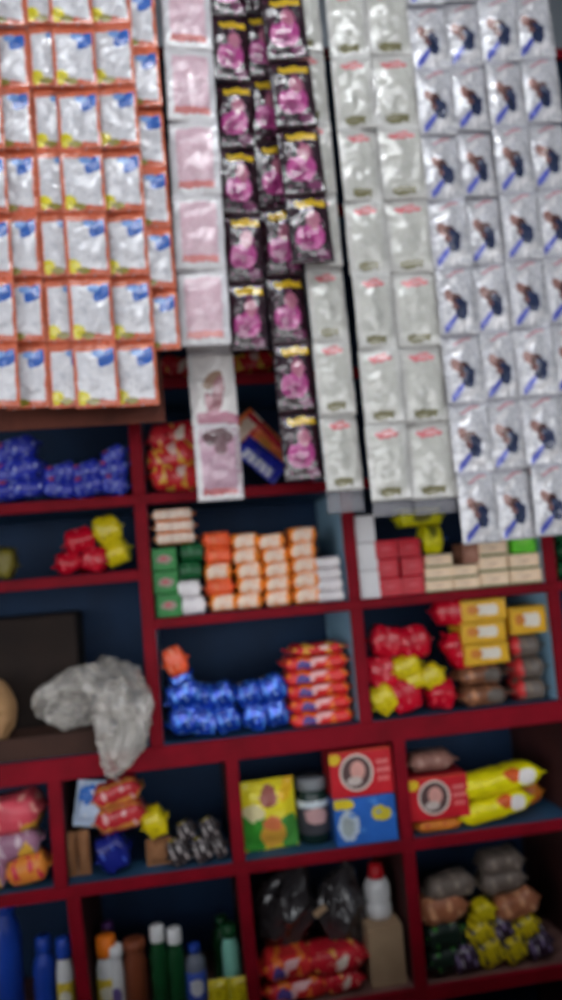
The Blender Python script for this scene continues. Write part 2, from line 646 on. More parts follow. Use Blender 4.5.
FIG = film('silver_sachet_print', (192, 192, 198), [
    ('n', 10, .56, (210, 210, 212)), ('n', 14, .68, (168, 168, 178)), ('e', .55, .95, .30, .03, .2, (196, 146, 152)), ('e', .40, .80, .20, .05, .4, (216, 214, 216)),
    ('e', .40, .52, .26, .10, -.5, (146, 108, 102)), ('e', .46, .54, .15, .075, (84, 54, 52)), ('e', .55, .38, .19, .16, .3, (42, 52, 84)), ('e', .40, .42, .09, .07, (124, 88, 86)),
    ('e', .26, .16, .20, .06, .6, (86, 96, 190)), ('e', .66, .16, .24, .06, .4, (218, 216, 218))], rough=.16, metal=.1, bump=.7, bscale=42, coat=1.4, spec=.5)
TAIL = clear('clear_grey_film', (120, 120, 128), .5)
SEAMC = {'o': film('orange_seam', (200, 92, 60), rough=.3, bump=.5, bscale=140), 'p': film('silver_seam', (206, 204, 208), rough=.25, bump=.5, bscale=140),
         'b': film('plum_seam', (46, 24, 34), rough=.25, bump=.5, bscale=140), 'w': film('white_seam', (206, 206, 204), rough=.25, bump=.5, bscale=140),
         'f': film('foil_seam', (190, 190, 200), rough=.22, metal=.3, bump=.5, bscale=140)}
string = paint('jute_string', (150, 130, 100))

RAILZ = 2.86


def strip(label, cat, kind, mat, xc, w, zb, pitch, Y, group, d=.014, mats=None, tail=None, ztop=2.72, n=None, ry=0.0, nm='hanging_sachet_strip'):
    n = n or max(2, int(math.ceil((ztop - zb) / pitch)))
    root = thing(nm, label, cat, (xc, Y, zb), (0, ry, 0), group)
    for i in range(n):
        mt = mats[i] if mats and i < len(mats) else mat
        v = rnd.randrange(4)
        me = cached(('sachet', kind, mt.name, round(w, 3), round(pitch, 3), v), lambda: pouch_me('sachet', w, pitch - .004, d, mt, seed=hash_of(mt.name) + v * 5, sx=.06, sy=.07, wr=.42))
        s = link('sachet', me, root, (rnd.uniform(-.0008, .0008), rnd.uniform(-.002, .002), i * pitch + .002), (rnd.uniform(-.06, .02), 0, rnd.uniform(-.10, .10)))
        if i < n - 1:
            sm = cached(('seam', kind, round(w, 3)), lambda: box_me('seam_band', w * .97, .0016, .007, SEAMC[kind], .0004))
            link('seam_band', sm, s, (0, 0, pitch - .0045))
    if tail:
        tm = cached(('tail', round(w, 3), tail), lambda: pouch_me('loose_tail', w * .98, tail, .003, TAIL, seed=5, sx=.02, sy=.02))
        link('loose_tail', tm, root, (0, .003, -tail + .004))
    zt = n * pitch
    hm = bmesh.new()
    for dx in (-.25, .25):
        bmesh.ops.create_cone(hm, segments=8, radius1=.0012, radius2=.0012, depth=RAILZ - zb - zt + .012, cap_ends=True,
                              matrix=Matrix.Translation((dx * w, 0, zt + (RAILZ - zb - zt) / 2 - .004)))
    link('hanging_string', done(hm, 'hanging_string', string), root)
    return root


def hash_of(s):
    return sum(ord(c) * (i + 3) for i, c in enumerate(s)) % 97


def px_strip(x0, x1, yref, yb, Y, pitch_px, **kw):
    a, b = at(x0, yref, Y), at(x1, yref, Y)
    xm = (x0 + x1) / 2
    zb = at(xm, yb, Y).z
    pz = at(xm, yb - pitch_px, Y).z - zb
    return dict(xc=(a.x + b.x) / 2, w=b.x - a.x, zb=zb, pitch=pz, Y=Y)


GO, GB, GW, GF = 'orange bordered sachet strips', 'plum sachet strips', 'white sachet strips', 'silver sachet strips'
# orange-bordered white sachets
for (x0, x1, yb, pp, Y, lab) in (
    (73, 118, 409, 66.0, -.300, 'orange-bordered white sachet strip at full width, third from the pink strip, overlapping both neighbours'),
    (112, 157, 408, 66.0, -.281, 'orange-bordered white sachet strip between the raised strip and the full-width one'),
    (48, 92, 409, 66.0, -.281, 'narrow-looking orange-bordered sachet strip showing only yellow corners, tucked behind the full-width one'),
    (4, 48, 410, 66.0, -.281, 'orange-bordered white sachet strip showing only blue corners, fifth from the pink strip'),
    (-26, 19, 410, 66.0, -.300, 'orange-bordered white sachet strip cut off by the edge of the photo'),
    (136, 179, 352, 62.0, -.262, 'raised orange-bordered white sachet strip ending higher than its neighbours, beside the pink strip')):
    strip(lab, 'sachet strip', 'o', ORG, d=.013, group=GO, **px_strip(x0, x1, 370 if yb > 390 else 320, yb, Y, pp))
# pink strips
strip('pale pink sachet strip with silver edges beside the plum strips', 'sachet strip', 'p', PNK, d=.012, ry=.022, group=None, **px_strip(178, 229, 320, 347, -.235, 76))
strip('lower pink sachet strip with a flower print, hanging further back over the red packets', 'sachet strip', 'p', PNK, d=.012, group=None, mats=[PND, PNF],
      **px_strip(195, 242, 460, 502, -.17, 76))
# plum strips
strip('plum sachet strip beside the pink strip, ending above the shelf packets', 'sachet strip', 'b', BLK, group=GB, ry=.022, **px_strip(227, 266, 320, 352, -.213, 69))
strip('longest plum sachet strip, hanging down to the shelf behind its neighbour', 'sachet strip', 'b', BLK, group=GB, ry=-.012, **px_strip(282, 321, 440, 482, -.195, 70))
strip('short plum sachet strip beside the white strips, ending highest of the plum ones', 'sachet strip', 'b', BLK, group=GB, ry=-.035, **px_strip(290, 333, 235, 264, -.262, 69))
# white strips
strip('white sachet strip with red logos next to the plum strips, longer than they are', 'sachet strip', 'w', WHT, group=GW, tail=.042, **px_strip(324, 362, 470, 492, -.225, 76))
strip('middle one of the three white sachet strips with red logos', 'sachet strip', 'w', WHT, group=GW, tail=.03, **px_strip(369, 410, 470, 502, -.25, 77))
strip('white sachet strip with red logos next to the silver strips', 'sachet strip', 'w', WHT, group=GW, tail=.03, **px_strip(409, 457, 470, 500, -.24, 77))
# silver strips
for i, (x0, x1, yb) in enumerate(((458, 497, 545), (495, 534, 541), (532, 571, 537), (568, 607, 533))):
    strip(['silver sachet strip with blue figures hanging next to the white strips', 'second silver sachet strip from the white strips', 'third silver sachet strip from the white strips',
           'fourth silver sachet strip from the white strips, partly out of frame'][i], 'sachet strip', 'f', FIG, group=GF,
          **px_strip(x0, x1, 500, yb, -.25 + .012 * (i % 2), 71))
# green film behind
g = at(453, 470, -.2)
tag(link('plastic_sachet', pouch_me('plastic_sachet', .034, .11, .006, clear('green_film', (120, 205, 140), .75), seed=4), None, (g.x, -.2, g.z)),
    'translucent green sachet hanging between the white and silver strips', 'sachet')
link('hanging_string', box_me('hanging_string', .002, .002, RAILZ - g.z - .105, string, 0), bpy.data.objects['plastic_sachet'], (0, 0, .107))
wood = paint('batten_wood', (120, 84, 56), (92, 62, 40), .7, 12)
rail = tag(link('hanging_rail', box_me('hanging_rail', 2.6, .2, .04, wood, .003), None, (.3, -.23, RAILZ)), 'wooden batten under the ceiling that the sachet strips hang from', 'rail')
# brown cardboard behind the orange strips
card = paint('brown_card', (98, 52, 40), (78, 40, 32), .8, 20)
xc, w, h, zb = slot(-40, 165, 395, 428, -.19)
tag(link('hanging_card', box_me('hanging_card', w, .004, h + .1, card, .001), None, (xc, -.19, zb)), 'brown cardboard strip hanging behind the lower ends of the orange sachets', 'cardboard')
for dx in (-.3, .3):
    link('hanging_string', box_me('hanging_string', .002, .002, RAILZ - zb - h - .1 + .004, string, 0), bpy.data.objects['hanging_card'], (dx * w, 0, h + .098))

# ------------------------------------------------------------------ wrappers
M = {}
M['blue_pk'] = film('blue_wrapper', (30, 44, 160), [('n', 7, .62, (110, 124, 200)), ('e', .3, .62, .10, .05, .5, (176, 70, 100)), ('n', 13, .68, (176, 184, 220))], rough=.28, coat=.4)
M['red_pk'] = film('red_wrapper', (196, 30, 44), [('n', 7, .64, (222, 150, 70)), ('e', .6, .5, .12, .05, .5, (225, 205, 190)), ('n', 11, .66, (226, 120, 110))], rough=.25, coat=.4)
M['redyel'] = film('red_yellow_wrapper', (204, 40, 46), [('n', 5, .54, (216, 160, 60)), ('e', .6, .55, .10, .05, .4, (226, 190, 180))], rough=.25, coat=.4)
M['red'] = film('plain_red_wrapper', (188, 12, 38), [('n', 7, .66, (224, 96, 110))], rough=.22, coat=.5)
M['yel'] = film('yellow_wrapper', (206, 186, 22), [('n', 7, .66, (150, 120, 30))], rough=.25, coat=.4)
M['yelw'] = film('bright_yellow_wrapper', (224, 212, 18), [('e', .78, .5, .10, .09, .3, (226, 220, 215)), ('e', .62, .58, .09, .1, .2, (206, 90, 40)), ('n', 6, .70, (196, 170, 20))], rough=.25, coat=.4)
M['olive'] = film('olive_wrapper', (112, 102, 34), [('n', 7, .6, (70, 66, 28))], rough=.35)
M['blueshine'] = film('metallic_blue_wrapper', (20, 64, 180), [('n', 6, .58, (64, 130, 226)), ('n', 11, .68, (150, 196, 240)), ('e', .5, .80, .28, .06, .2, (168, 160, 140))], rough=.16, metal=.45, bump=.7, bscale=50, coat=1, spec=.5)  # pale blue patches put highlights into the foil colour
M['orgflow'] = film('orange_cream_wrapper', (238, 136, 44), [('n', 8, .64, (222, 100, 40)), ('e', .46, .53, .38, .10, .16, (238, 212, 190)), ('e', .56, .5, .26, .07, -.3, (232, 204, 184)), ('n', 12, .66, (232, 150, 80))], rough=.3, coat=.3)
M['orgsolid'] = film('plain_orange_wrapper', (234, 92, 48), [('n', 9, .62, (236, 120, 70))], rough=.3, coat=.3)
M['creamflow'] = film('cream_top_wrapper', (232, 150, 84), [('r', .5, .5, .45, .09, (226, 206, 190)), ('s', 5, 0, .06, (196, 110, 60))], rough=.3, coat=.3)
M['green'] = film('green_carton_print', (30, 122, 52), [('e', .5, .5, .3, .2, (150, 130, 120)), ('e', .46, .54, .16, .1, (176, 80, 84))], rough=.35)
M['dgreen'] = film('dark_green_wrapper', (16, 84, 44), [('n', 8, .64, (60, 130, 84))], rough=.3)
M['white'] = film('white_wrapper', (230, 226, 228), [('n', 7, .62, (214, 208, 214))], rough=.35)
M['whitebox'] = paint('white_card', (228, 228, 230), (216, 216, 220), .5)
M['redbox'] = paint('red_card', (190, 22, 44), (178, 18, 38), .4, 10)
M['redfront'] = film('red_carton_front', (194, 24, 46), [('r', .5, .5, .30, .05, (206, 70, 84)), ('r', .5, .5, .46, .42, (190, 20, 42)), ('e', .5, .54, .26, .10, (204, 64, 78))], rough=.35, bump=.05)
M['cream'] = film('cream_soap_print', (236, 208, 174), [('r', .5, .5, .36, .22, (240, 214, 184)), ('r', .5, .06, .6, .08, (120, 130, 90)), ('e', .5, .5, .2, .06, (206, 172, 140))], rough=.4, bump=.1)
M['brownsoap'] = film('brown_soap_print', (150, 100, 80), [('e', .5, .5, .3, .2, (170, 120, 100))], rough=.4, bump=.1)
M['lime'] = film('lime_green_print', (96, 206, 30), [('e', .5, .5, .3, .15, (130, 222, 70))], rough=.35, bump=.1)
M['yelblue'] = film('yellow_blue_print', (214, 208, 20), [('r', .5, .12, .6, .14, (44, 92, 176)), ('e', .5, .62, .22, .12, (120, 120, 40))], rough=.3)
M['yelpk'] = film('yellow_olive_wrapper', (214, 210, 22), [('e', .5, .5, .22, .06, (120, 116, 40))], rough=.3)
M['yelbox'] = film('yellow_carton_print', (220, 168, 30), [('r', .58, .5, .22, .24, (222, 214, 200)), ('e', .25, .55, .14, .2, (200, 120, 40)), ('r', .5, .95, .6, .07, (196, 150, 30))], rough=.35, bump=.08)
M['yelside'] = paint('yellow_card', (216, 164, 34), (204, 150, 30), .45)
M['brownpk'] = film('brown_wrapper', (120, 78, 56), [('n', 6, .58, (176, 120, 84)), ('e', .72, .5, .2, .1, (92, 84, 78))], rough=.25, coat=.4)
M['greyred'] = film('grey_brown_wrapper', (100, 92, 86), [('r', .12, .5, .14, .4, (196, 50, 52)), ('n', 8, .6, (130, 112, 98))], rough=.3)
M['orgred'] = film('orange_red_wrapper', (208, 44, 44), [('n', 5, .54, (226, 110, 40)), ('e', .5, .55, .22, .06, .3, (224, 170, 170)), ('e', .3, .5, .1, .06, (90, 70, 140))], rough=.24, coat=.4)
M['orange_pk'] = film('orange_twist_wrapper', (226, 84, 44), [('n', 7, .6, (236, 140, 110))], rough=.25, coat=.4)
M['pinkred'] = film('pink_red_wrapper', (196, 70, 84), [('n', 5, .58, (220, 150, 140)), ('e', .8, .3, .2, .15, (204, 150, 50))], rough=.28)
M['purple'] = film('mauve_wrapper', (150, 104, 128), [('n', 6, .56, (190, 166, 176)), ('e', .7, .4, .16, .1, (206, 160, 60))], rough=.28)
M['orgyel'] = film('orange_yellow_wrapper', (214, 130, 52), [('n', 6, .56, (200, 50, 70)), ('e', .5, .25, .4, .12, (206, 180, 40))], rough=.28)
M['bluewhite'] = film('pale_blue_pouch_print', (176, 192, 216), [('e', .35, .7, .28, .2, .4, (50, 110, 196)), ('n', 6, .62, (206, 210, 220))], rough=.3)
M['kraft'] = paint('kraft_paper', (150, 104, 70), (124, 82, 54), .75, 14)
M['tan'] = paint('tan_paper', (168, 140, 110), (146, 118, 92), .75, 14)
M['striped'] = film('red_gold_wrapper', (182, 46, 52), [('s', 0, 5, .3, (196, 130, 60)), ('n', 6, .62, (206, 150, 150))], rough=.25, coat=.4)
M['navy'] = film('navy_wrapper', (24, 34, 120), [('n', 6, .66, (70, 96, 190))], rough=.25, coat=.4)
M['dark'] = film('dark_silver_wrapper', (52, 46, 48), [('n', 6, .58, (170, 160, 160)), ('e', .5, .84, .34, .10, (206, 186, 40))], rough=.25, coat=.4)
M['black'] = film('black_polythene', (54, 50, 52), rough=.2, bump=.6, bscale=30, spec=.5, coat=1)
M['ygpouch'] = film('yellow_green_pouch_print', (222, 206, 36), [('e', .18, .28, .3, .3, (60, 150, 50)), ('e', .85, .22, .2, .26, (70, 140, 60)), ('e', .2, .56, .2, .12, (222, 210, 160)), ('e', .55, .22, .24, .2, (214, 160, 60)), ('e', .52, .38, .18, .1, (216, 120, 76)), ('e', .5, .76, .16, .15, (150, 80, 70)), ('e', .84, .84, .1, .22, -.6, (226, 180, 30))], rough=.28, coat=.3)
M['portrait'] = film('red_portrait_print', (186, 28, 40), [('e', .42, .52, .27, .40, (206, 190, 180)), ('e', .42, .52, .23, .35, (84, 62, 62)), ('e', .44, .56, .12, .2, (206, 150, 140)), ('e', .38, .34, .12, .1, (190, 176, 170)), ('r', .84, .7, .1, .05, (214, 110, 110)), ('r', .84, .52, .11, .05, (214, 110, 110)), ('r', .84, .34, .09, .05, (210, 100, 100)), ('e', .08, .84, .1, .12, (214, 180, 40)), ('r', .5, 1.0, .6, .05, (196, 60, 40))], rough=.35, bump=.08, warp=.02)
M['bluebox'] = film('blue_carton_print', (40, 96, 178), [('e', .22, .42, .17, .33, (176, 190, 204)), ('e', .20, .40, .10, .22, (150, 160, 160)), ('e', .14, .88, .2, .12, (214, 190, 40)), ('e', .76, .62, .16, .18, .5, (196, 180, 50)), ('n', 5, .64, (70, 126, 200))], rough=.35, bump=.08)
M['bluecard'] = paint('blue_card', (40, 92, 168), (32, 80, 150), .45)
M['redcard'] = paint('dark_red_card', (160, 26, 36), (140, 20, 30), .45)
M['brownroll'] = film('brown_roll_wrapper', (132, 92, 82), [('n', 6, .6, (160, 122, 110))], rough=.35)
M['orgfoot'] = film('orange_flat_wrapper', (206, 120, 40), [('n', 6, .6, (190, 90, 40))], rough=.3)
M['darkmix'] = film('dark_purple_wrapper', (60, 44, 62), [('n', 6, .58, (130, 110, 150)), ('n', 9, .66, (190, 180, 190))], rough=.25, coat=.4)
M['darkgreen2'] = film('black_green_wrapper', (28, 42, 34), [('n', 5, .62, (60, 130, 50)), ('e', .5, .2, .2, .08, (190, 190, 190))], rough=.25, coat=.4)
M['yelblack'] = film('yellow_black_wrapper', (206, 182, 24), [('n', 5, .56, (60, 46, 40))], rough=.25, coat=.4)
M['taupe'] = film('taupe_wrapper', (104, 92, 84), [('n', 6, .6, (136, 122, 112))], rough=.4)
M['rust'] = film('rust_wrapper', (160, 98, 68), [('n', 6, .58, (206, 150, 112))], rough=.28)
SEAL = {k: v for k, v in M.items()}
plastic_white = paint('white_plastic', (214, 214, 214), (204, 204, 206), .35)
plastic_orange = paint('orange_plastic', (232, 120, 30), (222, 108, 26), .35)
plastic_red = paint('red_plastic', (180, 26, 34), (168, 20, 30), .35)
plastic_green = paint('dark_green_plastic', (22, 74, 40), (18, 62, 34), .3)
plastic_teal = paint('teal_plastic', (140, 206, 186), (126, 190, 172), .35)
plastic_blue = paint('blue_plastic', (28, 64, 160), (22, 52, 140), .3)
plastic_brown = paint('brown_plastic', (124, 64, 40), (104, 52, 34), .35)
plastic_purple = paint('purple_plastic', (96, 52, 116), (84, 44, 100), .35)
lab_yel = film('yellow_label', (214, 186, 60), [('e', .5, .6, .12, .2, (226, 220, 200))], rough=.4, bump=.05)
lab_dark = film('dark_label', (60, 60, 66), [('e', .5, .55, .12, .25, (190, 150, 150)), ('r', .5, .9, .6, .1, (190, 200, 206))], rough=.4, bump=.05)
lab_white = film('white_label', (206, 206, 204), [('e', .5, .5, .1, .25, (110, 90, 150))], rough=.4, bump=.05)
lab_blue = film('blue_label', (60, 90, 190), [('e', .5, .5, .12, .3, (206, 206, 214))], rough=.4, bump=.05)
glass_dark = paint('dark_jar_glass', (26, 48, 44), (20, 38, 36), .12)

ORD = ['bottom', 'second from the bottom', 'third from the bottom', 'fourth from the bottom', 'fifth from the bottom', 'sixth from the bottom']


def ordn(i, n):
    return 'top' if i == n - 1 and n > 1 else (ORD[i] if n > 1 else 'single')


def stack(name, fmt, cat, x0, x1, yt, yb, n, zb, mats, depth=.10, hf=1.05, wf=1.0, yf=.012, group=None, jit=.004, seal=True, kind='tube', rzj=.05, xs=None, **kw):
    """n packs lying one on another, front edge yf behind the shelf edge"""
    xc, w, h, _ = slot(x0, x1, yt, yb, yf)
    ph = h / n
    w *= wf
    out = []
    for i in range(n):
        mt = M[mats[i % len(mats)]]
        loc = (xc + rnd.uniform(-jit, jit), yf + depth / 2 + rnd.uniform(0, jit), zb + i * ph + .0004)
        rot = (0, 0, rnd.uniform(-rzj, rzj))
        lab = fmt.format(ordn(i, n))
        if kind == 'tube':
            out.append(keep_clear(pack(name, lab, cat, w, ph * (hf if n > 1 else 1), depth, mt, mt, loc, rot, group, var=i % 3, **kw)))
        else:
            me = cached(('box', round(w, 3), round(ph, 3), depth, mt.name), lambda: box_me(name, w * .985, depth, ph * .985, M.get(kw.get('side'), mt), .0025, front=mt))
            out.append(keep_clear(tag(link(name, me, None, loc, rot), lab, cat, group)))
    return out


def heap(specs, zb, z_top, group=None):
    """soft packs dropped one after another so that each rests on what lies below.
    spec: (name, label, cat, kind, px centre x, width px, height px, depth, mat, yf, rot)"""
    pile = []
    for sp in specs:
        name, lab, cat, kind, cx, wpx, hpx, dep, mt, yf, rot = sp[:11]
        g = sp[11] if len(sp) > 11 else group
        ymid = at_row(zb)
        xc, w, _, _ = slot(cx - wpx * .55, cx + wpx * .55, ymid - 5, ymid + 5, yf)
        h = hpx * 1.12 * (1.65 + yf) / FPX
        v = rnd.randrange(3)
        if kind == 'tube':
            o = pack(name, lab, cat, w, h, dep, M[mt], M[mt], (xc, yf + dep / 2, zb), rot, g, var=v, wr=.13, sq=.62, pinch=.17, fin=.006)
        else:
            o = pouch(name, lab, cat, w, h, dep, M[mt], (xc, yf + dep / 2, zb), rot, g, var=v, wr=.28, puck=.5)
        keep_clear(o)
        settle(o, pile, zb, z_top)
    return pile


def cluster(specs, zb, group=None):
    """soft packs squeezed together in a heap: each at its own place and height, none below the board at zb"""
    for k, (name, lab, cat, cx, cy, wpx, hpx, dep, mt, yf, rot, *g) in enumerate(specs):
        xc, w, h, z = slot(cx - wpx * .55, cx + wpx * .55, cy - hpx * .56, cy + hpx * .56, yf)
        o = pack(name, lab, cat, w, h, dep, M[mt], M[mt], (xc, yf + dep / 2, z), rot, g[0] if g else group, var=k % 3, wr=.13, sq=.62, pinch=.17, fin=.006)
        keep_clear(o)
        lo = min(v.z for v in bvh_of(o)[0])
        if lo < zb + .0006:
            o.location.z += zb + .0006 - lo


def at_row(z):
    """photo row where the shelf edge at height z crosses the middle of the photo"""
    lo, hi = 300, 1200
    for _ in range(40):
        md = (lo + hi) / 2
        if at(281, md, 0).z > z:
            lo = md
        else:
            hi = md
    return lo


# ---- shelf above the pink strip: packets glimpsed between the strips
heap([('snack_packet', 'red snack packet on the high shelf between the raised orange strip and the pink strip', 'snack packet', 'tube', 176, 40, 22, .08, 'red_pk', .02, (0, .1, .1)),
      ('snack_packet', 'red and yellow snack packet on the high shelf between the plum strips', 'snack packet', 'tube', 255, 52, 22, .08, 'redyel', .02, (0, -.12, -.1))], ZU, ZU + .1)

# ---- shelf under the orange strips: blue packets
BL = 'blue snack packets'
B_ = 'snack_packet', 'snack packet'
cluster([(B_[0], 'blue packet lying lowest at the edge of the photo', B_[1], 14, 489, 62, 20, .07, 'blue_pk', .012, (0, -.08, .1), BL),
         (B_[0], 'blue packet lying lowest, third from the red upright', B_[1], 58, 487, 40, 20, .07, 'blue_pk', .014, (0, .15, -.1), BL),
         (B_[0], 'blue packet lying lowest, second from the red upright', B_[1], 88, 486, 38, 21, .07, 'blue_pk', .012, (0, -.2, .1), BL),
         (B_[0], 'blue packet lying lowest against the red upright', B_[1], 117, 484, 32, 20, .07, 'blue_pk', .016, (0, .12, 0), BL),
         (B_[0], 'blue packet in the middle of the tall pile at the edge of the photo', B_[1], 16, 470, 60, 23, .07, 'blue_pk', .018, (0, -.2, -.1), BL),
         (B_[0], 'blue packet on the low part of the row, next to the tall edge pile', B_[1], 60, 472, 40, 18, .07, 'blue_pk', .02, (0, -.25, .1), BL),
         (B_[0], 'blue packet on the low part of the row, nearer the red upright', B_[1], 90, 470, 36, 20, .07, 'blue_pk', .018, (0, -.3, -.1), BL),
         (B_[0], 'blue packet second up against the red upright', B_[1], 116, 468, 36, 22, .07, 'blue_pk', .022, (0, -.3, .1), BL),
         (B_[0], 'blue packet on top of the tall pile at the edge of the photo', B_[1], 14, 450, 56, 22, .07, 'blue_pk', .02, (0, -.3, .1), BL),
         (B_[0], 'blue packet highest of those against the red upright', B_[1], 118, 453, 30, 15, .06, 'blue_pk', .02, (0, -.4, -.1), BL)], ZA)

# ---- next cell: red and yellow snack packets, two leaning packs
cluster([(B_[0], 'red and yellow snack packet lying lowest beside the red upright', B_[1], 168, 478, 52, 26, .07, 'redyel', .012, (0, .12, .1)),
         (B_[0], 'red snack packet at the base of the heap behind the lower pink strip', B_[1], 212, 476, 46, 26, .07, 'red_pk', .02, (0, -.1, -.1)),
         (B_[0], 'red and yellow snack packet in the middle of the heap beside the pink strip', B_[1], 167, 456, 52, 28, .07, 'redyel', .016, (0, -.35, -.1)),
         (B_[0], 'red snack packet with white patch in the heap behind the lower pink strip', B_[1], 208, 452, 46, 26, .07, 'red_pk', .024, (0, .3, .1)),
         (B_[0], 'red snack packet on top of the heap beside the pink strip', B_[1], 174, 436, 54, 27, .07, 'red_pk', .02, (0, -.12, .1))],
        ZA, 'red and yellow snack packets')
M['orgyel2'] = film('orange_red_pouch_print', (236, 124, 72), [('r', .5, .80, .6, .10, (222, 200, 180)), ('r', .80, .45, .1, .5, (196, 44, 60)), ('e', .4, .4, .2, .14, (226, 150, 70)), ('r', .5, .66, .6, .03, (200, 60, 60))], rough=.25, coat=.4)
M['bluestripe'] = film('blue_white_pouch_print', (30, 40, 160), [('r', .28, .5, .2, .36, (206, 208, 220)), ('s', 0, 7, .22, (90, 100, 190)), ('r', .80, .5, .25, .6, (28, 36, 150))], rough=.28, coat=.3)


def leaning(name, label, cat, cx, cy, w, h, d, mt, Y, roll, tilt):
    o = pouch(name, label, cat, w, h, d, M[mt], (0, 0, 0), (tilt, roll, 0), None, wr=.2)
    bpy.context.view_layer.update()
    c = o.matrix_world @ Vector((0, 0, h / 2))
    t = at(cx, cy, Y)
    o.location = t - c
    return o


def floor_to(o, z):
    vs, _ = bvh_of(o)
    o.location.z += z + .0006 - min(v.z for v in vs)


floor_to(leaning('biscuit_pouch', 'blue and white striped pouch leaning under the orange one beside the plum strips', 'biscuit packet', 262, 470, .050, .106, .026, 'bluestripe', .014, -.80, -.03), ZA)
leaning('biscuit_pouch', 'orange and red pouch lying askew on top of the blue striped pouch', 'biscuit packet', 261, 440, .066, .138, .04, 'orgyel2', .064, -.68, -.05)

# ---- small cell: red and yellow twists
RC = 'red and yellow sweet packets'
heap([('sweet_packet', 'red sweet packet at the tip of the small heap, furthest from the yellow ones', 'sweet packet', 'tube', 68, 30, 20, .06, 'red', .02, (0, -.2, .3)),
      ('sweet_packet', 'red sweet packet lying low in the middle of the small heap', 'sweet packet', 'tube', 92, 30, 22, .06, 'red', .012, (0, .2, -.2)),
      ('sweet_packet', 'lower yellow sweet packet beside the red upright', 'sweet packet', 'tube', 121, 30, 24, .06, 'yel', .02, (0, -.35, -.2)),
      ('sweet_packet', 'red sweet packet on the crest of the small heap', 'sweet packet', 'tube', 82, 34, 22, .06, 'red', .02, (0, -.25, .2)),
      ('sweet_packet', 'upper yellow sweet packet next to the red ones', 'sweet packet', 'tube', 112, 32, 26, .06, 'yel', .02, (0, -.3, .2)),
      ('sweet_packet', 'small red sweet packet tucked behind the crest of the heap', 'sweet packet', 'tube', 86, 26, 16, .05, 'red', .09, (0, .1, .2))], ZB, ZB + .15, RC)
heap([('sweet_packet', 'olive sweet packet alone at the edge of the photo', 'sweet packet', 'tube', -6, 36, 28, .06, 'olive', .02, (0, .2, 0))], ZB, ZB + .1)

# ---- middle cell: soap and biscuit packs
stack('soap_carton', '{} green carton of the stack against the red upright', 'soap carton', 150, 176, 543, 613, 3, ZC, ['green'], .075, group='green cartons', kind='box')
stack('soap_packet', '{} white pack under the dark green packs', 'soap packet', 177, 205, 578, 612, 2, ZC, ['white'], .075, group='white packs below the green', rzj=.02, fin=.003, sq=.45, pinch=.07)
xc, w, h, zb_ = slot(177, 204, 540, 577, .012)
zw = ZC + slot(177, 205, 578, 612, .012)[2]
stack('soap_packet', '{} dark green pack resting on the white packs', 'soap packet', 177, 204, 540, 577, 2, zw + .001, ['dgreen'], .075, group='dark green packs', rzj=.02, fin=.003, sq=.45, pinch=.07)
zg = ZC + slot(150, 176, 543, 613, .012)[2]
stack('cream_roll_packet', '{} cream and orange pack lying across the green stacks', 'biscuit packet', 148, 196, 507, 543, 3, zg + .005, ['creamflow'], .07, group='cream packs over the green stacks', rzj=.08, fin=.006, sq=.5, pinch=.08)
OB = 'orange and cream packs'
stack('biscuit_packet', '{} pack of the orange stack beside the green and white packs', 'biscuit packet', 205, 234, 530, 609, 5, ZC, ['orgflow', 'orgsolid', 'orgflow', 'orgsolid', 'orgsolid'], .075, group=OB, fin=.003, sq=.44, pinch=.09, hf=1.13, wf=1.08, rzj=.1, wr=.08)
stack('biscuit_packet', '{} pack of the second orange stack from the green packs', 'biscuit packet', 234, 263, 532, 607, 5, ZC, ['orgflow'], .075, group=OB, fin=.003, sq=.44, pinch=.09, hf=1.13, wf=1.08, rzj=.1, wr=.08)
stack('biscuit_packet', '{} pack of the second orange stack from the white packs', 'biscuit packet', 262, 291, 533, 605, 5, ZC, ['orgflow'], .075, group=OB, fin=.003, sq=.44, pinch=.09, hf=1.13, wf=1.08, rzj=.1, wr=.08)
stack('biscuit_packet', '{} pack of the orange stack beside the white packs near the upright', 'biscuit packet', 290, 319, 527, 603, 5, ZC, ['orgflow'], .075, group=OB, fin=.003, sq=.44, pinch=.09, hf=1.13, wf=1.08, rzj=.1, wr=.08)
stack('soap_packet', '{} white pack of the stack at the end of the orange ones', 'soap packet', 319, 350, 555, 600, 4, ZC, ['white'], .075, group='white packs by the upright', wr=.08, fin=.003, sq=.48, pinch=.07)

# ---- cell beyond the upright: boxes and soaps
stack('white_carton', '{} white carton of the stack against the upright', 'carton', 357, 378, 514, 598, 3, ZC, ['whitebox'], .06, group='white cartons', kind='box', rzj=.08)
stack('red_carton', '{} red carton of the stack next to the white cartons', 'carton', 378, 401, 540, 597, 3, ZC, ['redfront'], .08, group='red cartons', kind='box', side='redbox', rzj=.02)
stack('red_carton', '{} red carton of the stack next to the cream soaps', 'carton', 401, 424, 538, 595, 3, ZC, ['redfront'], .08, group='red cartons', kind='box', side='redbox', rzj=.02)
CR = 'cream soap cartons'
stack('soap_carton', '{} cream soap carton of the stack under the yellow packets', 'soap carton', 425, 453, 555, 593, 3, ZC, ['cream'], .08, group=CR, kind='box')
stack('soap_carton', '{} cream soap carton of the low pair under the brown one', 'soap carton', 454, 480, 565, 590, 2, ZC, ['cream'], .08, group=CR, kind='box')
stack('soap_carton', '{} cream soap carton between the brown and lime ones', 'soap carton', 481, 510, 541, 588, 3, ZC, ['cream'], .08, group=CR, kind='box')
stack('soap_carton', '{} cream soap carton under the lime green one', 'soap carton', 511, 543, 554, 585, 2, ZC, ['cream'], .08, group=CR, kind='box')


def top_of(x0, x1, yt, yb, z=ZC):
    return z + slot(x0, x1, yt, yb, .012)[2] + .001


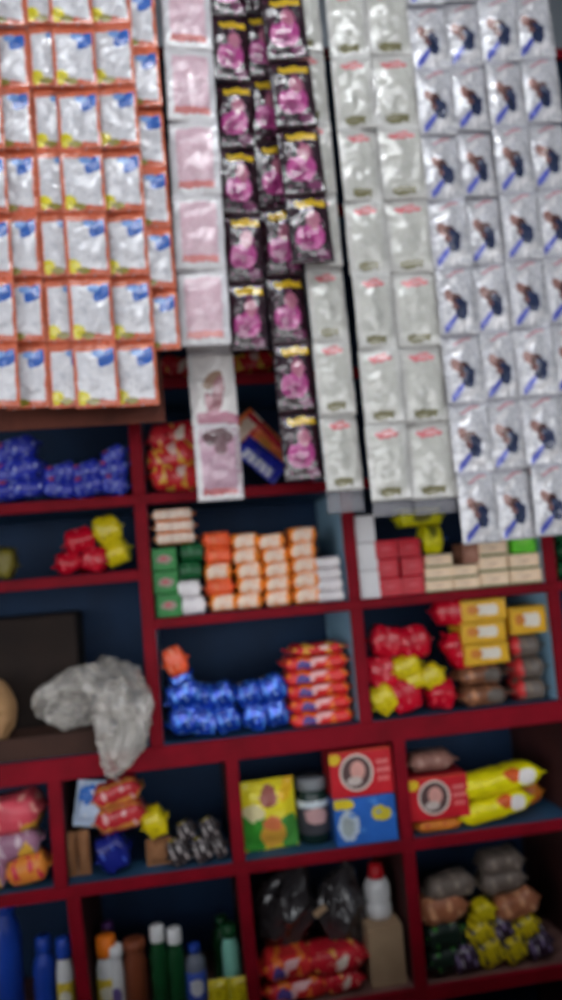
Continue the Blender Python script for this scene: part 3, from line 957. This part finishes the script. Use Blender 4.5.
zt = top_of(454, 480, 565, 590)
stack('soap_carton', 'brown soap carton on the low pair of cream ones', 'soap carton', 463, 480, 543, 564, 1, zt, ['brownsoap'], .07, kind='box')
zt = top_of(511, 543, 554, 585)
stack('soap_carton', 'bright lime green carton on top of the cream soaps', 'soap carton', 513, 538, 530, 553, 1, zt, ['lime'], .07, kind='box')
zt = top_of(425, 453, 555, 593)
stack('soap_packet', 'yellow and blue packet on the cream soaps under the plain yellow one', 'soap packet', 421, 451, 524, 553, 1, zt, ['yelblue'], .07, sq=.6)
zt2 = zt + slot(421, 451, 524, 553, .012)[2]
stack('soap_packet', 'long yellow packet laid across the top of the yellow and blue one', 'soap packet', 398, 448, 511, 530, 1, zt2, ['yelpk'], .06, sq=.5, pinch=.08, fin=.005, rzj=.0)
# far cell
stack('shampoo_packet', '{} dark green packet beyond the last upright', 'packet', 556, 590, 532, 588, 3, ZC, ['dgreen'], .08, yf=.02)

# ---- lower left bay: bag, tray, carton
cardboard = paint('dark_cardboard', (66, 44, 36), (50, 34, 30), .85, 14)
struct_x = at(40, 700, .15).x
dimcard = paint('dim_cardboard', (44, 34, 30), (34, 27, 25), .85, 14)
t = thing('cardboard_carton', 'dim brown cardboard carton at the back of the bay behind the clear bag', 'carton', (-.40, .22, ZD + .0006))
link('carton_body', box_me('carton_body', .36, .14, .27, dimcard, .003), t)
for s in (-1, 1):
    link('flap', box_me('flap', .35, .066, .003, dimcard, .0008), t, (0, s * .034, .2705), (s * -.05, 0, 0))
xa = at(-10, 750, 0).x
xb = at(108, 750, 0).x
t = thing('cardboard_tray', 'shallow brown cardboard tray under the clear plastic bag', 'tray', ((xa + xb) / 2, .068, ZD + .0006))
tw = xb - xa
link('tray_base', box_me('tray_base', tw, .10, .003, cardboard, .0005), t)
link('side', box_me('side', tw, .003, .044, cardboard, .0005), t, (0, -.05, .0))
link('side', box_me('side', tw, .003, .044, cardboard, .0005), t, (0, .05, .0))
for s in (-1, 1):
    link('side', box_me('side', .003, .10, .044, cardboard, .0005), t, (s * tw / 2, 0, 0))
bagmat = clear('clear_polythene', (214, 208, 200), .42, .08, 1.0)
kb = bagmat.node_tree
zn = kb.nodes.new('ShaderNodeTexNoise')
zn.inputs['Scale'].default_value = 14
zn.inputs['Detail'].default_value = 2
zn.inputs['Distortion'].default_value = 1.2
zr = kb.nodes.new('ShaderNodeMapRange')
for nm_, vl in (('From Min', .3), ('From Max', .7), ('To Min', .26), ('To Max', .54)):
    zr.inputs[nm_].default_value = vl
tcn = [n_ for n_ in kb.nodes if n_.type == 'TEX_COORD'][0]
kb.links.new(tcn.outputs['Object'], zn.inputs['Vector'])
kb.links.new(zn.outputs[0], zr.inputs[0])
kb.links.new(zr.outputs[0], kb.nodes['Principled BSDF'].inputs['Alpha'])
kb.nodes['Principled BSDF'].inputs['Coat Weight'].default_value = 1
bp = [(at(px, py, Y), ra, rb) for px, py, Y, ra, rb in (
    (34, 712, .06, .010, .008), (46, 706, .065, .038, .030), (70, 700, .07, .050, .040), (96, 690, .045, .050, .042), (112, 686, -.012, .042, .038),
    (122, 700, -.070, .040, .030), (123, 724, -.074, .038, .024), (119, 748, -.068, .029, .020), (114, 766, -.064, .017, .015), (111, 777, -.062, .007, .006))]
tag(link('plastic_bag', bag_me('plastic_bag', [(*p, ra, rb) for p, ra, rb in bp], bagmat, 3, cr=.42, freq=18, fold=2.3), None), 'crumpled clear plastic bag lying on the cardboard tray and drooping over the shelf edge', 'bag')
bp = [(at(px, py, Y), ra, rb) for px, py, Y, ra, rb in ((-44, 722, .05, .02, .02), (-30, 716, .05, .045, .05), (-8, 710, .05, .05, .062), (8, 706, .05, .036, .045), (16, 704, .05, .010, .012))]
tag(link('paper_bag', bag_me('paper_bag', [(*p, ra, rb) for p, ra, rb in bp], paint('tan_bag', (170, 132, 92), (150, 112, 76), .6, 12), 6, cr=.12), None), 'tan paper bag in the tray at the edge of the photo', 'bag')

# ---- middle bay: shiny blue packets, orange twist, red stack
BS = 'shiny blue packets'
C_ = 'chips_packet', 'snack packet'
cluster([(C_[0], 'shiny blue packet at the foot of the heap below the orange twist', C_[1], 174, 724, 38, 25, .06, 'blueshine', .012, (0, -.15, .15), BS),
         (C_[0], 'shiny blue packet in the bottom layer, fourth along from the red stack', C_[1], 203, 724, 32, 26, .06, 'blueshine', .016, (0, .2, -.1), BS),
         (C_[0], 'shiny blue packet in the bottom layer, third along from the red stack', C_[1], 230, 722, 32, 25, .06, 'blueshine', .012, (0, -.2, .1), BS),
         (C_[0], 'shiny blue packet in the bottom layer, second along from the red stack', C_[1], 255, 719, 31, 26, .06, 'blueshine', .016, (0, .15, -.1), BS),
         (C_[0], 'shiny blue packet in the bottom layer, touching the red stack', C_[1], 279, 716, 28, 26, .06, 'blueshine', .012, (0, -.1, .05), BS),
         (C_[0], 'shiny blue packet at mid height right below the orange twist', C_[1], 173, 697, 40, 26, .06, 'blueshine', .018, (0, -.35, .1), BS),
         (C_[0], 'shiny blue packet in the upper layer beside the one under the orange twist', C_[1], 201, 699, 33, 24, .06, 'blueshine', .024, (0, .25, .1), BS),
         (C_[0], 'shiny blue packet in the upper layer, third along from the red stack', C_[1], 227, 697, 32, 24, .06, 'blueshine', .018, (0, -.3, -.1), BS),
         (C_[0], 'shiny blue packet in the upper layer, second along from the red stack', C_[1], 251, 696, 31, 23, .06, 'blueshine', .024, (0, -.2, .1), BS),
         (C_[0], 'shiny blue packet with a pale end resting against the top of the red stack', C_[1], 277, 690, 34, 26, .06, 'blueshine', .018, (0, -.3, .1), BS),
         (C_[0], 'small shiny blue packet highest in the heap, touching the orange twist', C_[1], 186, 678, 28, 18, .05, 'blueshine', .03, (0, -.6, .1), BS),
         ('sweet_packet', 'single orange twist packet on top of the shiny blue heap', 'sweet packet', 166, 663, 28, 27, .05, 'orange_pk', .02, (0, -.3, .1), None)], ZD)
stack('noodle_packet', '{} pack of the red and orange stack beside the shiny blue heap', 'noodle packet', 293, 364, 656, 726, 5, ZD, ['orgred'], .11, group='red and orange packs', wr=.08, sq=.45, pinch=.07, fin=.006, rzj=.07)
zt = top_of(293, 364, 656, 726, ZD)
stack('noodle_packet', 'yellow and red pack on top of the red and orange stack', 'noodle packet', 295, 360, 645, 657, 1, zt, ['redyel'], .1, wr=.09, sq=.7, pinch=.14)

# ---- next bay: red and yellow balloons of sweets, cartons, brown packs
RB = 'round red sweet packets'
YB = 'yellow sweet packets'
S_ = 'sweet_packet', 'sweet packet'
cluster([(S_[0], 'yellow sweet packet standing at the foot of the heap by the red and orange stack', S_[1], 381, 706, 30, 28, .06, 'yel', .012, (0, -.6, 0), YB),
         (S_[0], 'round red sweet packet lowest in the heap, between the yellow one and its red neighbour', S_[1], 412, 704, 36, 30, .06, 'red', .014, (0, -.3, .1), RB),
         (S_[0], 'round red sweet packet at the foot of the heap next to the brown packs', S_[1], 442, 700, 30, 28, .06, 'red', .012, (0, .15, 0), RB),
         (S_[0], 'round red sweet packet resting on the standing yellow one', S_[1], 381, 675, 34, 32, .06, 'red', .024, (0, -.25, 0), RB),
         (S_[0], 'yellow sweet packet in the middle of the red heap', S_[1], 410, 668, 32, 20, .05, 'yel', .014, (0, -.2, .1), YB),
         (S_[0], 'small yellow sweet packet just above the lowest red one', S_[1], 420, 681, 26, 18, .05, 'yel', .016, (0, -.35, 0), YB),
         (S_[0], 'yellow sweet packet in the red heap next to the brown packs', S_[1], 440, 676, 28, 22, .05, 'yel', .012, (0, -.5, 0), YB),
         (S_[0], 'round red sweet packet on top of the heap near the red and orange stack', S_[1], 387, 643, 36, 28, .06, 'red', .02, (0, .15, 0), RB),
         (S_[0], 'round red sweet packet in the middle of the top row', S_[1], 419, 644, 36, 30, .06, 'red', .018, (0, -.2, .1), RB),
         (S_[0], 'long red sweet packet below the highest one', S_[1], 450, 647, 40, 24, .06, 'red', .022, (0, 1.0, 0), RB),
         (S_[0], 'highest round red sweet packet, on top of the whole heap', S_[1], 452, 613, 36, 25, .06, 'red', .016, (0, .1, 0), RB)], ZD)
BP = 'brown packs'
stack('biscuit_packet', '{} of the brown packs under the yellow cartons', 'biscuit packet', 457, 512, 671, 712, 2, ZD, ['brownpk'], .09, group=BP, wr=.09, sq=.7)
stack('biscuit_packet', '{} of the grey and red packs under the single yellow carton', 'biscuit packet', 513, 553, 641, 708, 3, ZD, ['greyred'], .09, group='grey and red packs', wr=.07, sq=.7)
zt = top_of(457, 512, 671, 712, ZD) + .004
stack('tea_carton', '{} yellow carton of the three on the brown packs', 'carton', 463, 509, 604, 670, 3, zt, ['yelbox'], .08, group='yellow cartons', kind='box', side='yelside', rzj=.07, jit=.004)
zt = top_of(513, 556, 641, 708, ZD) + .004
stack('tea_carton', 'single yellow carton on the grey and red packs by the upright', 'carton', 512, 549, 613, 641, 1, zt, ['yelbox'], .08, kind='box', side='yelside')

# ---- row below the thick shelf
heap([('snack_packet', 'orange and yellow packet at the bottom of the far edge heap', 'snack packet', 'tube', 26, 46, 24, .08, 'orgyel', .012, (0, -.15, .1)),
      ('snack_packet', 'mauve packet at the bottom of the edge heap, cut off by the photo', 'snack packet', 'tube', -16, 44, 26, .08, 'purple', .012, (0, .1, 0)),
      ('snack_packet', 'mauve and gold packet in the middle of the edge heap', 'snack packet', 'tube', 14, 56, 24, .08, 'purple', .014, (0, -.15, .1)),
      ('snack_packet', 'large pink and red packet on top of the edge heap', 'snack packet', 'tube', 16, 58, 32, .09, 'pinkred', .014, (0, -.10, -.1))], ZE, ZE + .15)
x, w, h, _ = slot(63, 75, 835, 884, .02)
for i, (a, b) in enumerate(((61, 75), (76, 89))):
    x, w, h, _ = slot(a, b, 838, 884, .02)
    t = pouch('paper_packet', ['brown paper packet standing against the red upright', 'brown paper packet standing second from the red upright'][i], 'paper packet', w, h, .02, M['kraft'], (x, .05, ZE + .0005), group='brown paper packets', var=i)
    tp = ZE + h
x, w, h, _ = slot(70, 104, 790, 836, .03)
heap([('snack_packet', 'crumpled navy packet at the foot of the red and gold bundle', 'snack packet', 'tube', 119, 36, 30, .06, 'navy', .012, (0, -.35, 0)),
      ('snack_packet', 'red and gold packet lying above the navy one', 'snack packet', 'tube', 124, 54, 24, .08, 'striped', .02, (0, -.12, 0)),
      ('snack_packet', 'red and gold packet on top of the bundle', 'snack packet', 'tube', 122, 52, 22, .08, 'striped', .02, (0, -.18, .1))], ZE, ZE + .19)
o = pouch('milk_pouch', 'pale blue and white pouch lying over the brown paper packets', 'pouch', w, h, .03, M['bluewhite'], (x, .045, tp + .003), (-.12, .18, 0), wr=.2)
floor_to(o, tp + .001)
DS = 'dark silver sachets'
heap([('spice_sachet', 'dark silver sachet beside the lone yellow packet', 'sachet', 'tube', 184, 26, 22, .04, 'dark', .012, (0, -.35, 0), DS),
      ('spice_sachet', 'dark silver sachet in the middle of the low pile', 'sachet', 'tube', 206, 24, 20, .04, 'dark', .012, (0, -.3, 0), DS),
      ('spice_sachet', 'dark silver sachet next to the upright', 'sachet', 'tube', 224, 18, 20, .04, 'dark', .02, (0, -.3, 0), DS),
      ('spice_sachet', 'dark silver sachet with a yellow band on top of the low pile', 'sachet', 'tube', 192, 22, 16, .04, 'dark', .016, (0, -.4, 0), DS),
      ('spice_sachet', 'dark silver sachet with a yellow band nearest the top by the upright', 'sachet', 'tube', 216, 22, 18, .04, 'dark', .02, (0, -.4, 0), DS)], ZE, ZE + .15)
x, w, h, _ = slot(146, 172, 843, 871, .03)
t = pouch('paper_packet', 'small brown paper packet under the lone yellow one', 'paper packet', w, h, .03, M['kraft'], (x, .05, ZE + .0005), var=2)
tp = ZE + h
heap([('sweet_packet', 'lone round yellow packet beside the red and gold bundle', 'sweet packet', 'tube', 160, 28, 26, .06, 'yel', .02, (0, -.35, 0))], tp, tp + .12)

# yellow and green pouch, jar, cartons
x, w, h, _ = slot(241, 297, 789, 860, .03)
keep_clear(pouch('masala_pouch', 'yellow and green pouch standing beside the dark jar', 'pouch', w, h, .035, M['ygpouch'], (x, .055, ZE + .0005), (-.06, 0, .05), wr=.15))
x, w, h, _ = slot(300, 333, 786, 852, .04)
r_ = w / 2
t = thing('jar', 'dark green glass jar with a grey lid beside the stacked cartons', 'jar', (x, .04 + r_, ZE + .0005))
link('jar_body', lathe_me('jar_body', [(r_ * .9, 0), (r_, .006), (r_, h * .72), (r_ * .82, h * .80), (r_ * .8, h * .86)], glass_dark), t)
link('lid', lathe_me('lid', [(r_ * .88, h * .82), (r_ * .9, h * .83), (r_ * .9, h * .99), (r_ * .84, h)], paint('grey_lid', (120, 124, 128), (100, 104, 108), .3)), t)
link('label', lathe_me('label', [(r_ * 1.01, h * .16), (r_ * 1.012, h * .17), (r_ * 1.012, h * .66), (r_ * 1.01, h * .67)], lab_dark), t)


def carton(name, label, x0, x1, yt, yb, zb, front, side, depth=.09, yf=.012, flap=True, rz=0.0):
    x, w, h, _ = slot(x0, x1, yt, yb, yf)
    t = thing(name, label, 'carton', (x, yf + depth / 2, zb), (0, 0, rz))
    link('carton_body', box_me('carton_body', w, depth, h, M[side], .002, front=M[front]), t)
    keep_clear(t)
    if flap:
        link('top_flap', box_me('top_flap', w * .96, depth * .9, .0012, M[side], .0004), t, (0, 0, h + .0002))
    return zb + h + .002


zt = carton('tea_carton', 'blue carton with yellow and white print under the red portrait carton', 335, 397, 798, 845, ZE + .0005, 'bluebox', 'bluecard')
carton('tea_carton', 'red carton with an oval portrait stacked on the blue carton', 330, 393, 750, 797, zt, 'portrait', 'redcard')
x, w, h, _ = slot(410, 468, 827, 840, .012)
keep_clear(pack('noodle_packet', 'flat orange packet under the red portrait carton beside the yellow packets', 'noodle packet', w, h, .09, M['orgfoot'], M['orgfoot'], (x, .06, ZE + .0005), wr=.04))
zt = carton('tea_carton', 'red carton with an oval portrait standing on the flat orange packet', 405, 465, 783, 827, ZE + h + .002, 'portrait', 'redcard', .08, .014)
x, w, h, _ = slot(407, 462, 762, 783, .02)
keep_clear(pack('noodle_packet', 'brown rolled packet lying on the red portrait carton', 'noodle packet', w, h, .07, M['brownroll'], M['brownroll'], (x, .055, zt + .001), wr=.08, sq=.9))
YP = 'bright yellow packets'
heap([('noodle_packet', 'bright yellow packet lying lowest beside the red portrait carton', 'noodle packet', 'tube', 505, 74, 21, .07, 'yelw', .012, (0, -.16, 0), YP),
      ('noodle_packet', 'bright yellow packet with orange and white end lying on the other yellow one', 'noodle packet', 'tube', 512, 86, 22, .07, 'yelw', .014, (0, -.10, .05), YP),
      ('noodle_packet', 'bright yellow packet at the upright end of the pile', 'noodle packet', 'tube', 535, 36, 20, .06, 'orgfoot', .09, (0, -.1, .05))], ZE, ZE + .14)

# ---- bottom row: bottles
def bottle(name, label, x0, x1, yt, zb, body, cap, lab=None, capf=.16, yf=.04, flat=1.0, neck=.45, cat='bottle', group=None):
    x, w, _, _ = slot(x0, x1, yt, yt + 40, yf)
    h = at((x0 + x1) / 2, yt, yf).z - zb
    r = w / 2
    ch = h * capf
    for u0, u1, z0, z1 in UPR:
        if z0 - .01 < zb + h / 2 < z1 and x - r < u1 and x + r > u0:
            x = u1 + r if x > (u0 + u1) / 2 else u0 - r
    t = thing(name, label, cat, (x, yf + r * flat, zb + .0005), group=group)
    b = h - ch
    link('bottle_body', lathe_me('bottle_body', [(r * .92, 0), (r, .004), (r, b * .80), (r * .9, b * .88), (r * neck * 1.05, b * .97), (r * neck, b)], body, flat=flat), t)
    link('cap', lathe_me('cap', [(r * neck * 1.22, b - ch * .06), (r * neck * 1.28, b + ch * .05), (r * neck * 1.22, b + ch * .9), (r * neck * .9, b + ch)], cap, flat=flat), t)
    if lab:
        link('label', lathe_me('label', [(r * 1.008, b * .18), (r * 1.014, b * .19), (r * 1.014, b * .68), (r * 1.008, b * .69)], lab, flat=flat), t)
    return t


bottle('squeeze_bottle', 'white bottle with a wide orange cap and yellow label, nearest the red upright', 83, 106, 941, ZF, plastic_white, plastic_orange, lab_yel, .22, neck=.72)
bottle('squeeze_bottle', 'purple-capped bottle peeking out behind the orange-capped one', 94, 114, 926, ZF, plastic_purple, plastic_purple, None, .14, yf=.11, neck=.5)
bottle('squeeze_bottle', 'white bottle with a white cap between the orange-capped and brown bottles', 107, 123, 948, ZF, plastic_white, plastic_white, lab_white, .14, neck=.8)
bottle('squeeze_bottle', 'brown bottle beside the pair of white-capped green bottles', 123, 146, 943, ZF, plastic_brown, plastic_brown, None, .12, neck=.8)
WC = 'white-capped green bottles'
bottle('soda_bottle', 'dark green bottle with a white cap next to the brown bottle', 149, 166, 928, ZF, plastic_green, plastic_white, None, .17, group=WC, neck=.70)
bottle('soda_bottle', 'dark green bottle with a white cap next to the blue-labelled bottle', 166, 184, 931, ZF, plastic_green, plastic_white, None, .17, group=WC, neck=.66)
bottle('soda_bottle', 'blue-labelled clear grey bottle in the middle of the bottom bay', 185, 206, 948, ZF, paint('grey_plastic', (110, 116, 130), (96, 100, 114), .25), plastic_blue, lab_blue, .12)
bottle('soda_bottle', 'dark green bottle at the back beside the teal one', 212, 234, 920, ZF, plastic_green, plastic_green, None, .14, yf=.12)
bottle('squeeze_bottle', 'pale teal bottle with a green cap against the upright', 229, 247, 926, ZF, plastic_teal, plastic_green, None, .16, neck=.7, yf=.06)
bottle('detergent_bottle', 'tall deep blue bottle at the very edge of the photo', -14, 17, 903, ZF, plastic_blue, plastic_blue, None, .10, neck=.6)
bottle('detergent_bottle', 'short bright blue bottle in the dark bay next to the tall blue one', 30, 54, 940, ZF, plastic_blue, plastic_blue, None, .16, neck=.55, yf=.05)
bottle('detergent_bottle', 'blue and white bottle close to the red upright in the dark bay', 56, 74, 940, ZF, plastic_white, plastic_blue, lab_yel, .2, neck=.7, yf=.03)
x, w, h, zb = slot(208, 230, 985, 1030, .02)
pouch('sweet_packet', 'yellow packet standing in front of the green bottle', 'sweet packet', .042, at(219, 980, .02).z - ZF, .02, M['yel'], (at(219, 990, .02).x, .022, ZF + .0005), (-.04, 0, 0), 'yellow packets in front of the bottles', var=1)
pouch('sweet_packet', 'yellow packet standing in front of the teal bottle', 'sweet packet', .042, at(242, 977, .02).z - ZF, .02, M['yel'], (at(242, 990, .02).x - .003, .022, ZF + .0005), (-.04, 0, .08), 'yellow packets in front of the bottles', var=2)

# black bags, red packets, bottle on kraft box
RP = 'red packets below the black bags'
RPS = []
heap([('chocolate_packet', 'red packet lying lowest under the black bags beside the upright', 'packet', 'tube', 292, 68, 19, .09, 'orgred', .012, (0, .02, 0), RP),
      ('chocolate_packet', 'red packet lying lowest beside the kraft box', 'packet', 'tube', 346, 44, 19, .09, 'red_pk', .014, (0, -.02, 0), RP),
      ('chocolate_packet', 'red packet on top beside the upright under the black bags', 'packet', 'tube', 284, 56, 20, .09, 'orgred', .012, (0, -.03, 0), RP),
      ('chocolate_packet', 'red packet with white patches on top beside the kraft box', 'packet', 'tube', 341, 64, 20, .09, 'red_pk', .012, (0, -.02, 0), RP)], ZF, ZF + .2)
RT = ZF + 2 * 27 * 1.66 / FPX
bp = [(at(px, py, Y), ra, rb) for px, py, Y, ra, rb in ((276, 946, .12, .02, .02), (278, 934, .12, .042, .042), (284, 910, .12, .056, .060), (290, 888, .12, .048, .052), (298, 872, .12, .022, .022), (300, 862, .12, .008, .008))]
tag(link('polythene_bag', bag_me('polythene_bag', [(*p, ra, rb) for p, ra, rb in bp], M['black'], 8, cr=.2, freq=18), None), 'black polythene bag slumped against the upright on the red packets', 'bag')
bp = [(at(px, py, Y), ra, rb) for px, py, Y, ra, rb in ((346, 946, .11, .02, .02), (345, 934, .11, .038, .042), (342, 910, .11, .048, .052), (342, 888, .11, .040, .042), (346, 872, .11, .018, .02), (350, 864, .11, .008, .01))]
o = tag(link('polythene_bag', bag_me('polythene_bag', [(*p, ra, rb) for p, ra, rb in bp], M['black'], 12, cr=.2, freq=18), None), 'black polythene bag with a torn beige tag beside the white bottle', 'bag')
tg = at(322, 914, .045)
link('paper_tag', box_me('paper_tag', .030, .0015, .014, M['tan'], .0003), o, (tg.x, .045, tg.z), (0, -.5, 0))
x, w, h, _ = slot(371, 407, 928, 1008, .02)
zt = at(389, 929, .02).z
t = thing('kraft_box', 'tan cardboard box with slanted top flap under the white bottle', 'box', (x, .075, ZF + .0005))
link('box_body', box_me('box_body', w, .10, zt - ZF, M['tan'], .002), t)
link('top_flap', box_me('top_flap', w * .98, .05, .002, M['tan'], .0005), t, (0, -.024, zt - ZF + .0004), (0, 0, 0))
x, w, _, _ = slot(370, 397, 880, 928, .03)
h = at(384, 872, .03).z - zt
r_ = w / 2
t = thing('glue_bottle', 'white round-bodied bottle with a red cap standing on the tan box', 'bottle', (x, .03 + r_ + .02, zt + .0035))
link('bottle_body', lathe_me('bottle_body', [(r_ * .86, 0), (r_ * .96, .006), (r_ * .98, h * .22), (r_ * .86, h * .29), (r_ * .98, h * .36), (r_, h * .58), (r_ * .8, h * .70), (r_ * .5, h * .74)], plastic_white), t)
link('cap', lathe_me('cap', [(r_ * .6, h * .735), (r_ * .62, h * .75), (r_ * .5, h * .98), (r_ * .3, h)], plastic_red), t)

# last bay: two piles of packets
PK = 'packets in the bottom bay'
P_ = 'masala_packet', 'packet'
cluster([(P_[0], 'black and green packet lowest in the pile beside the upright', P_[1], 440, 966, 40, 24, .06, 'darkgreen2', .014, (0, -.1, .1)),
         (P_[0], 'dark packet with silver patches lowest in the middle of the bay', P_[1], 470, 966, 32, 24, .06, 'darkmix', .012, (0, -.2, 0)),
         (P_[0], 'yellow and black packet lowest in the taller pile', P_[1], 497, 958, 32, 26, .06, 'yelblack', .014, (0, -.3, 0)),
         (P_[0], 'yellow and black packet lowest at the end of the bay', P_[1], 522, 954, 28, 24, .06, 'yelblack', .012, (0, -.4, 0)),
         (P_[0], 'dark purple packet lowest at the end of the bay', P_[1], 544, 949, 32, 24, .06, 'darkmix', .02, (0, -.2, 0)),
         (P_[0], 'black and green packet second up in the pile beside the upright', P_[1], 441, 940, 42, 26, .06, 'darkgreen2', .02, (0, -.15, .1)),
         (P_[0], 'dark green packet second up in the middle of the bay', P_[1], 468, 941, 30, 24, .06, 'darkgreen2', .03, (0, .2, 0)),
         (P_[0], 'yellow packet with dark specks in the middle of the taller pile', P_[1], 489, 935, 32, 24, .06, 'yelblack', .018, (0, -.5, 0)),
         (P_[0], 'dark purple packet second up in the taller pile', P_[1], 509, 931, 28, 24, .06, 'darkmix', .024, (0, -.4, 0)),
         (P_[0], 'yellow and black packet second up at the end of the bay', P_[1], 532, 930, 30, 22, .06, 'yelblack', .018, (0, -.35, 0)),
         (P_[0], 'rust brown packet third up in the pile beside the upright', P_[1], 448, 914, 50, 26, .07, 'rust', .024, (0, -.15, 0)),
         (P_[0], 'plain yellow packet crowning the taller pile', P_[1], 490, 915, 24, 20, .05, 'yel', .02, (0, -.3, 0)),
         (P_[0], 'shiny rust brown packet on the taller pile at the end of the bay', P_[1], 523, 908, 46, 24, .07, 'rust', .024, (0, -.25, 0)),
         (P_[0], 'taupe rolled packet on top of the pile beside the upright', P_[1], 455, 891, 50, 22, .07, 'taupe', .03, (0, -.12, 0)),
         (P_[0], 'taupe rolled packet second from the top of the taller pile', P_[1], 507, 885, 46, 22, .07, 'taupe', .034, (0, -.08, 0)),
         (P_[0], 'taupe rolled packet highest of all in the bottom bay', P_[1], 506, 866, 44, 20, .07, 'taupe', .034, (0, -.05, 0))], ZF, PK)

# ------------------------------------------------------------------ light
def tube_light(x, y, z, ln, power, label):
    t = thing('ceiling_tube_light', label, 'tube light', (x, y, z))
    k = NT('tube_glow_%d' % int(power))
    k.p.inputs['Emission Color'].default_value = (.94, .97, 1, 1)
    k.p.inputs['Emission Strength'].default_value = power
    bm = bmesh.new()
    bmesh.ops.create_cone(bm, segments=20, radius1=.014, radius2=.014, depth=ln, cap_ends=True, matrix=Matrix.Rotation(PI / 2, 4, 'Y'))
    link('tube', done(bm, 'tube', k.m), t, (0, 0, -.055))
    link('batten', box_me('batten', ln + .06, .05, .036, plastic_white, .003), t, (0, 0, -.036))
    for s in (-1, 1):
        link('lamp_holder', box_me('lamp_holder', .018, .03, .05, plastic_white, .002), t, (s * (ln / 2 + .01), 0, -.075))
    return t


tube_light(.1, -1.22, 3.1, 1.2, 34, 'white fluorescent tube light on the ceiling, nearer of the two to the shelves')
tube_light(.25, -1.62, 3.1, 1.2, 34, 'white tube light added on the ceiling to widen the glints, second one out from the shelves')  # extra tube added to double the glints on the sachets

w = bpy.data.worlds.new('world')
SC.world = w
w.use_nodes = True
bg = w.node_tree.nodes['Background']
bg.inputs['Color'].default_value = (.96, .97, 1, 1)
bg.inputs['Strength'].default_value = 3.1

SC.view_settings.view_transform = 'Standard'
SC.view_settings.look = 'None'
SC.view_settings.gamma = 1
SC.view_settings.use_curve_mapping = False
SC.view_settings.exposure = .38
SC.cycles.use_denoising = True
SC.cycles.max_bounces = 6
SC.cycles.transparent_max_bounces = 8
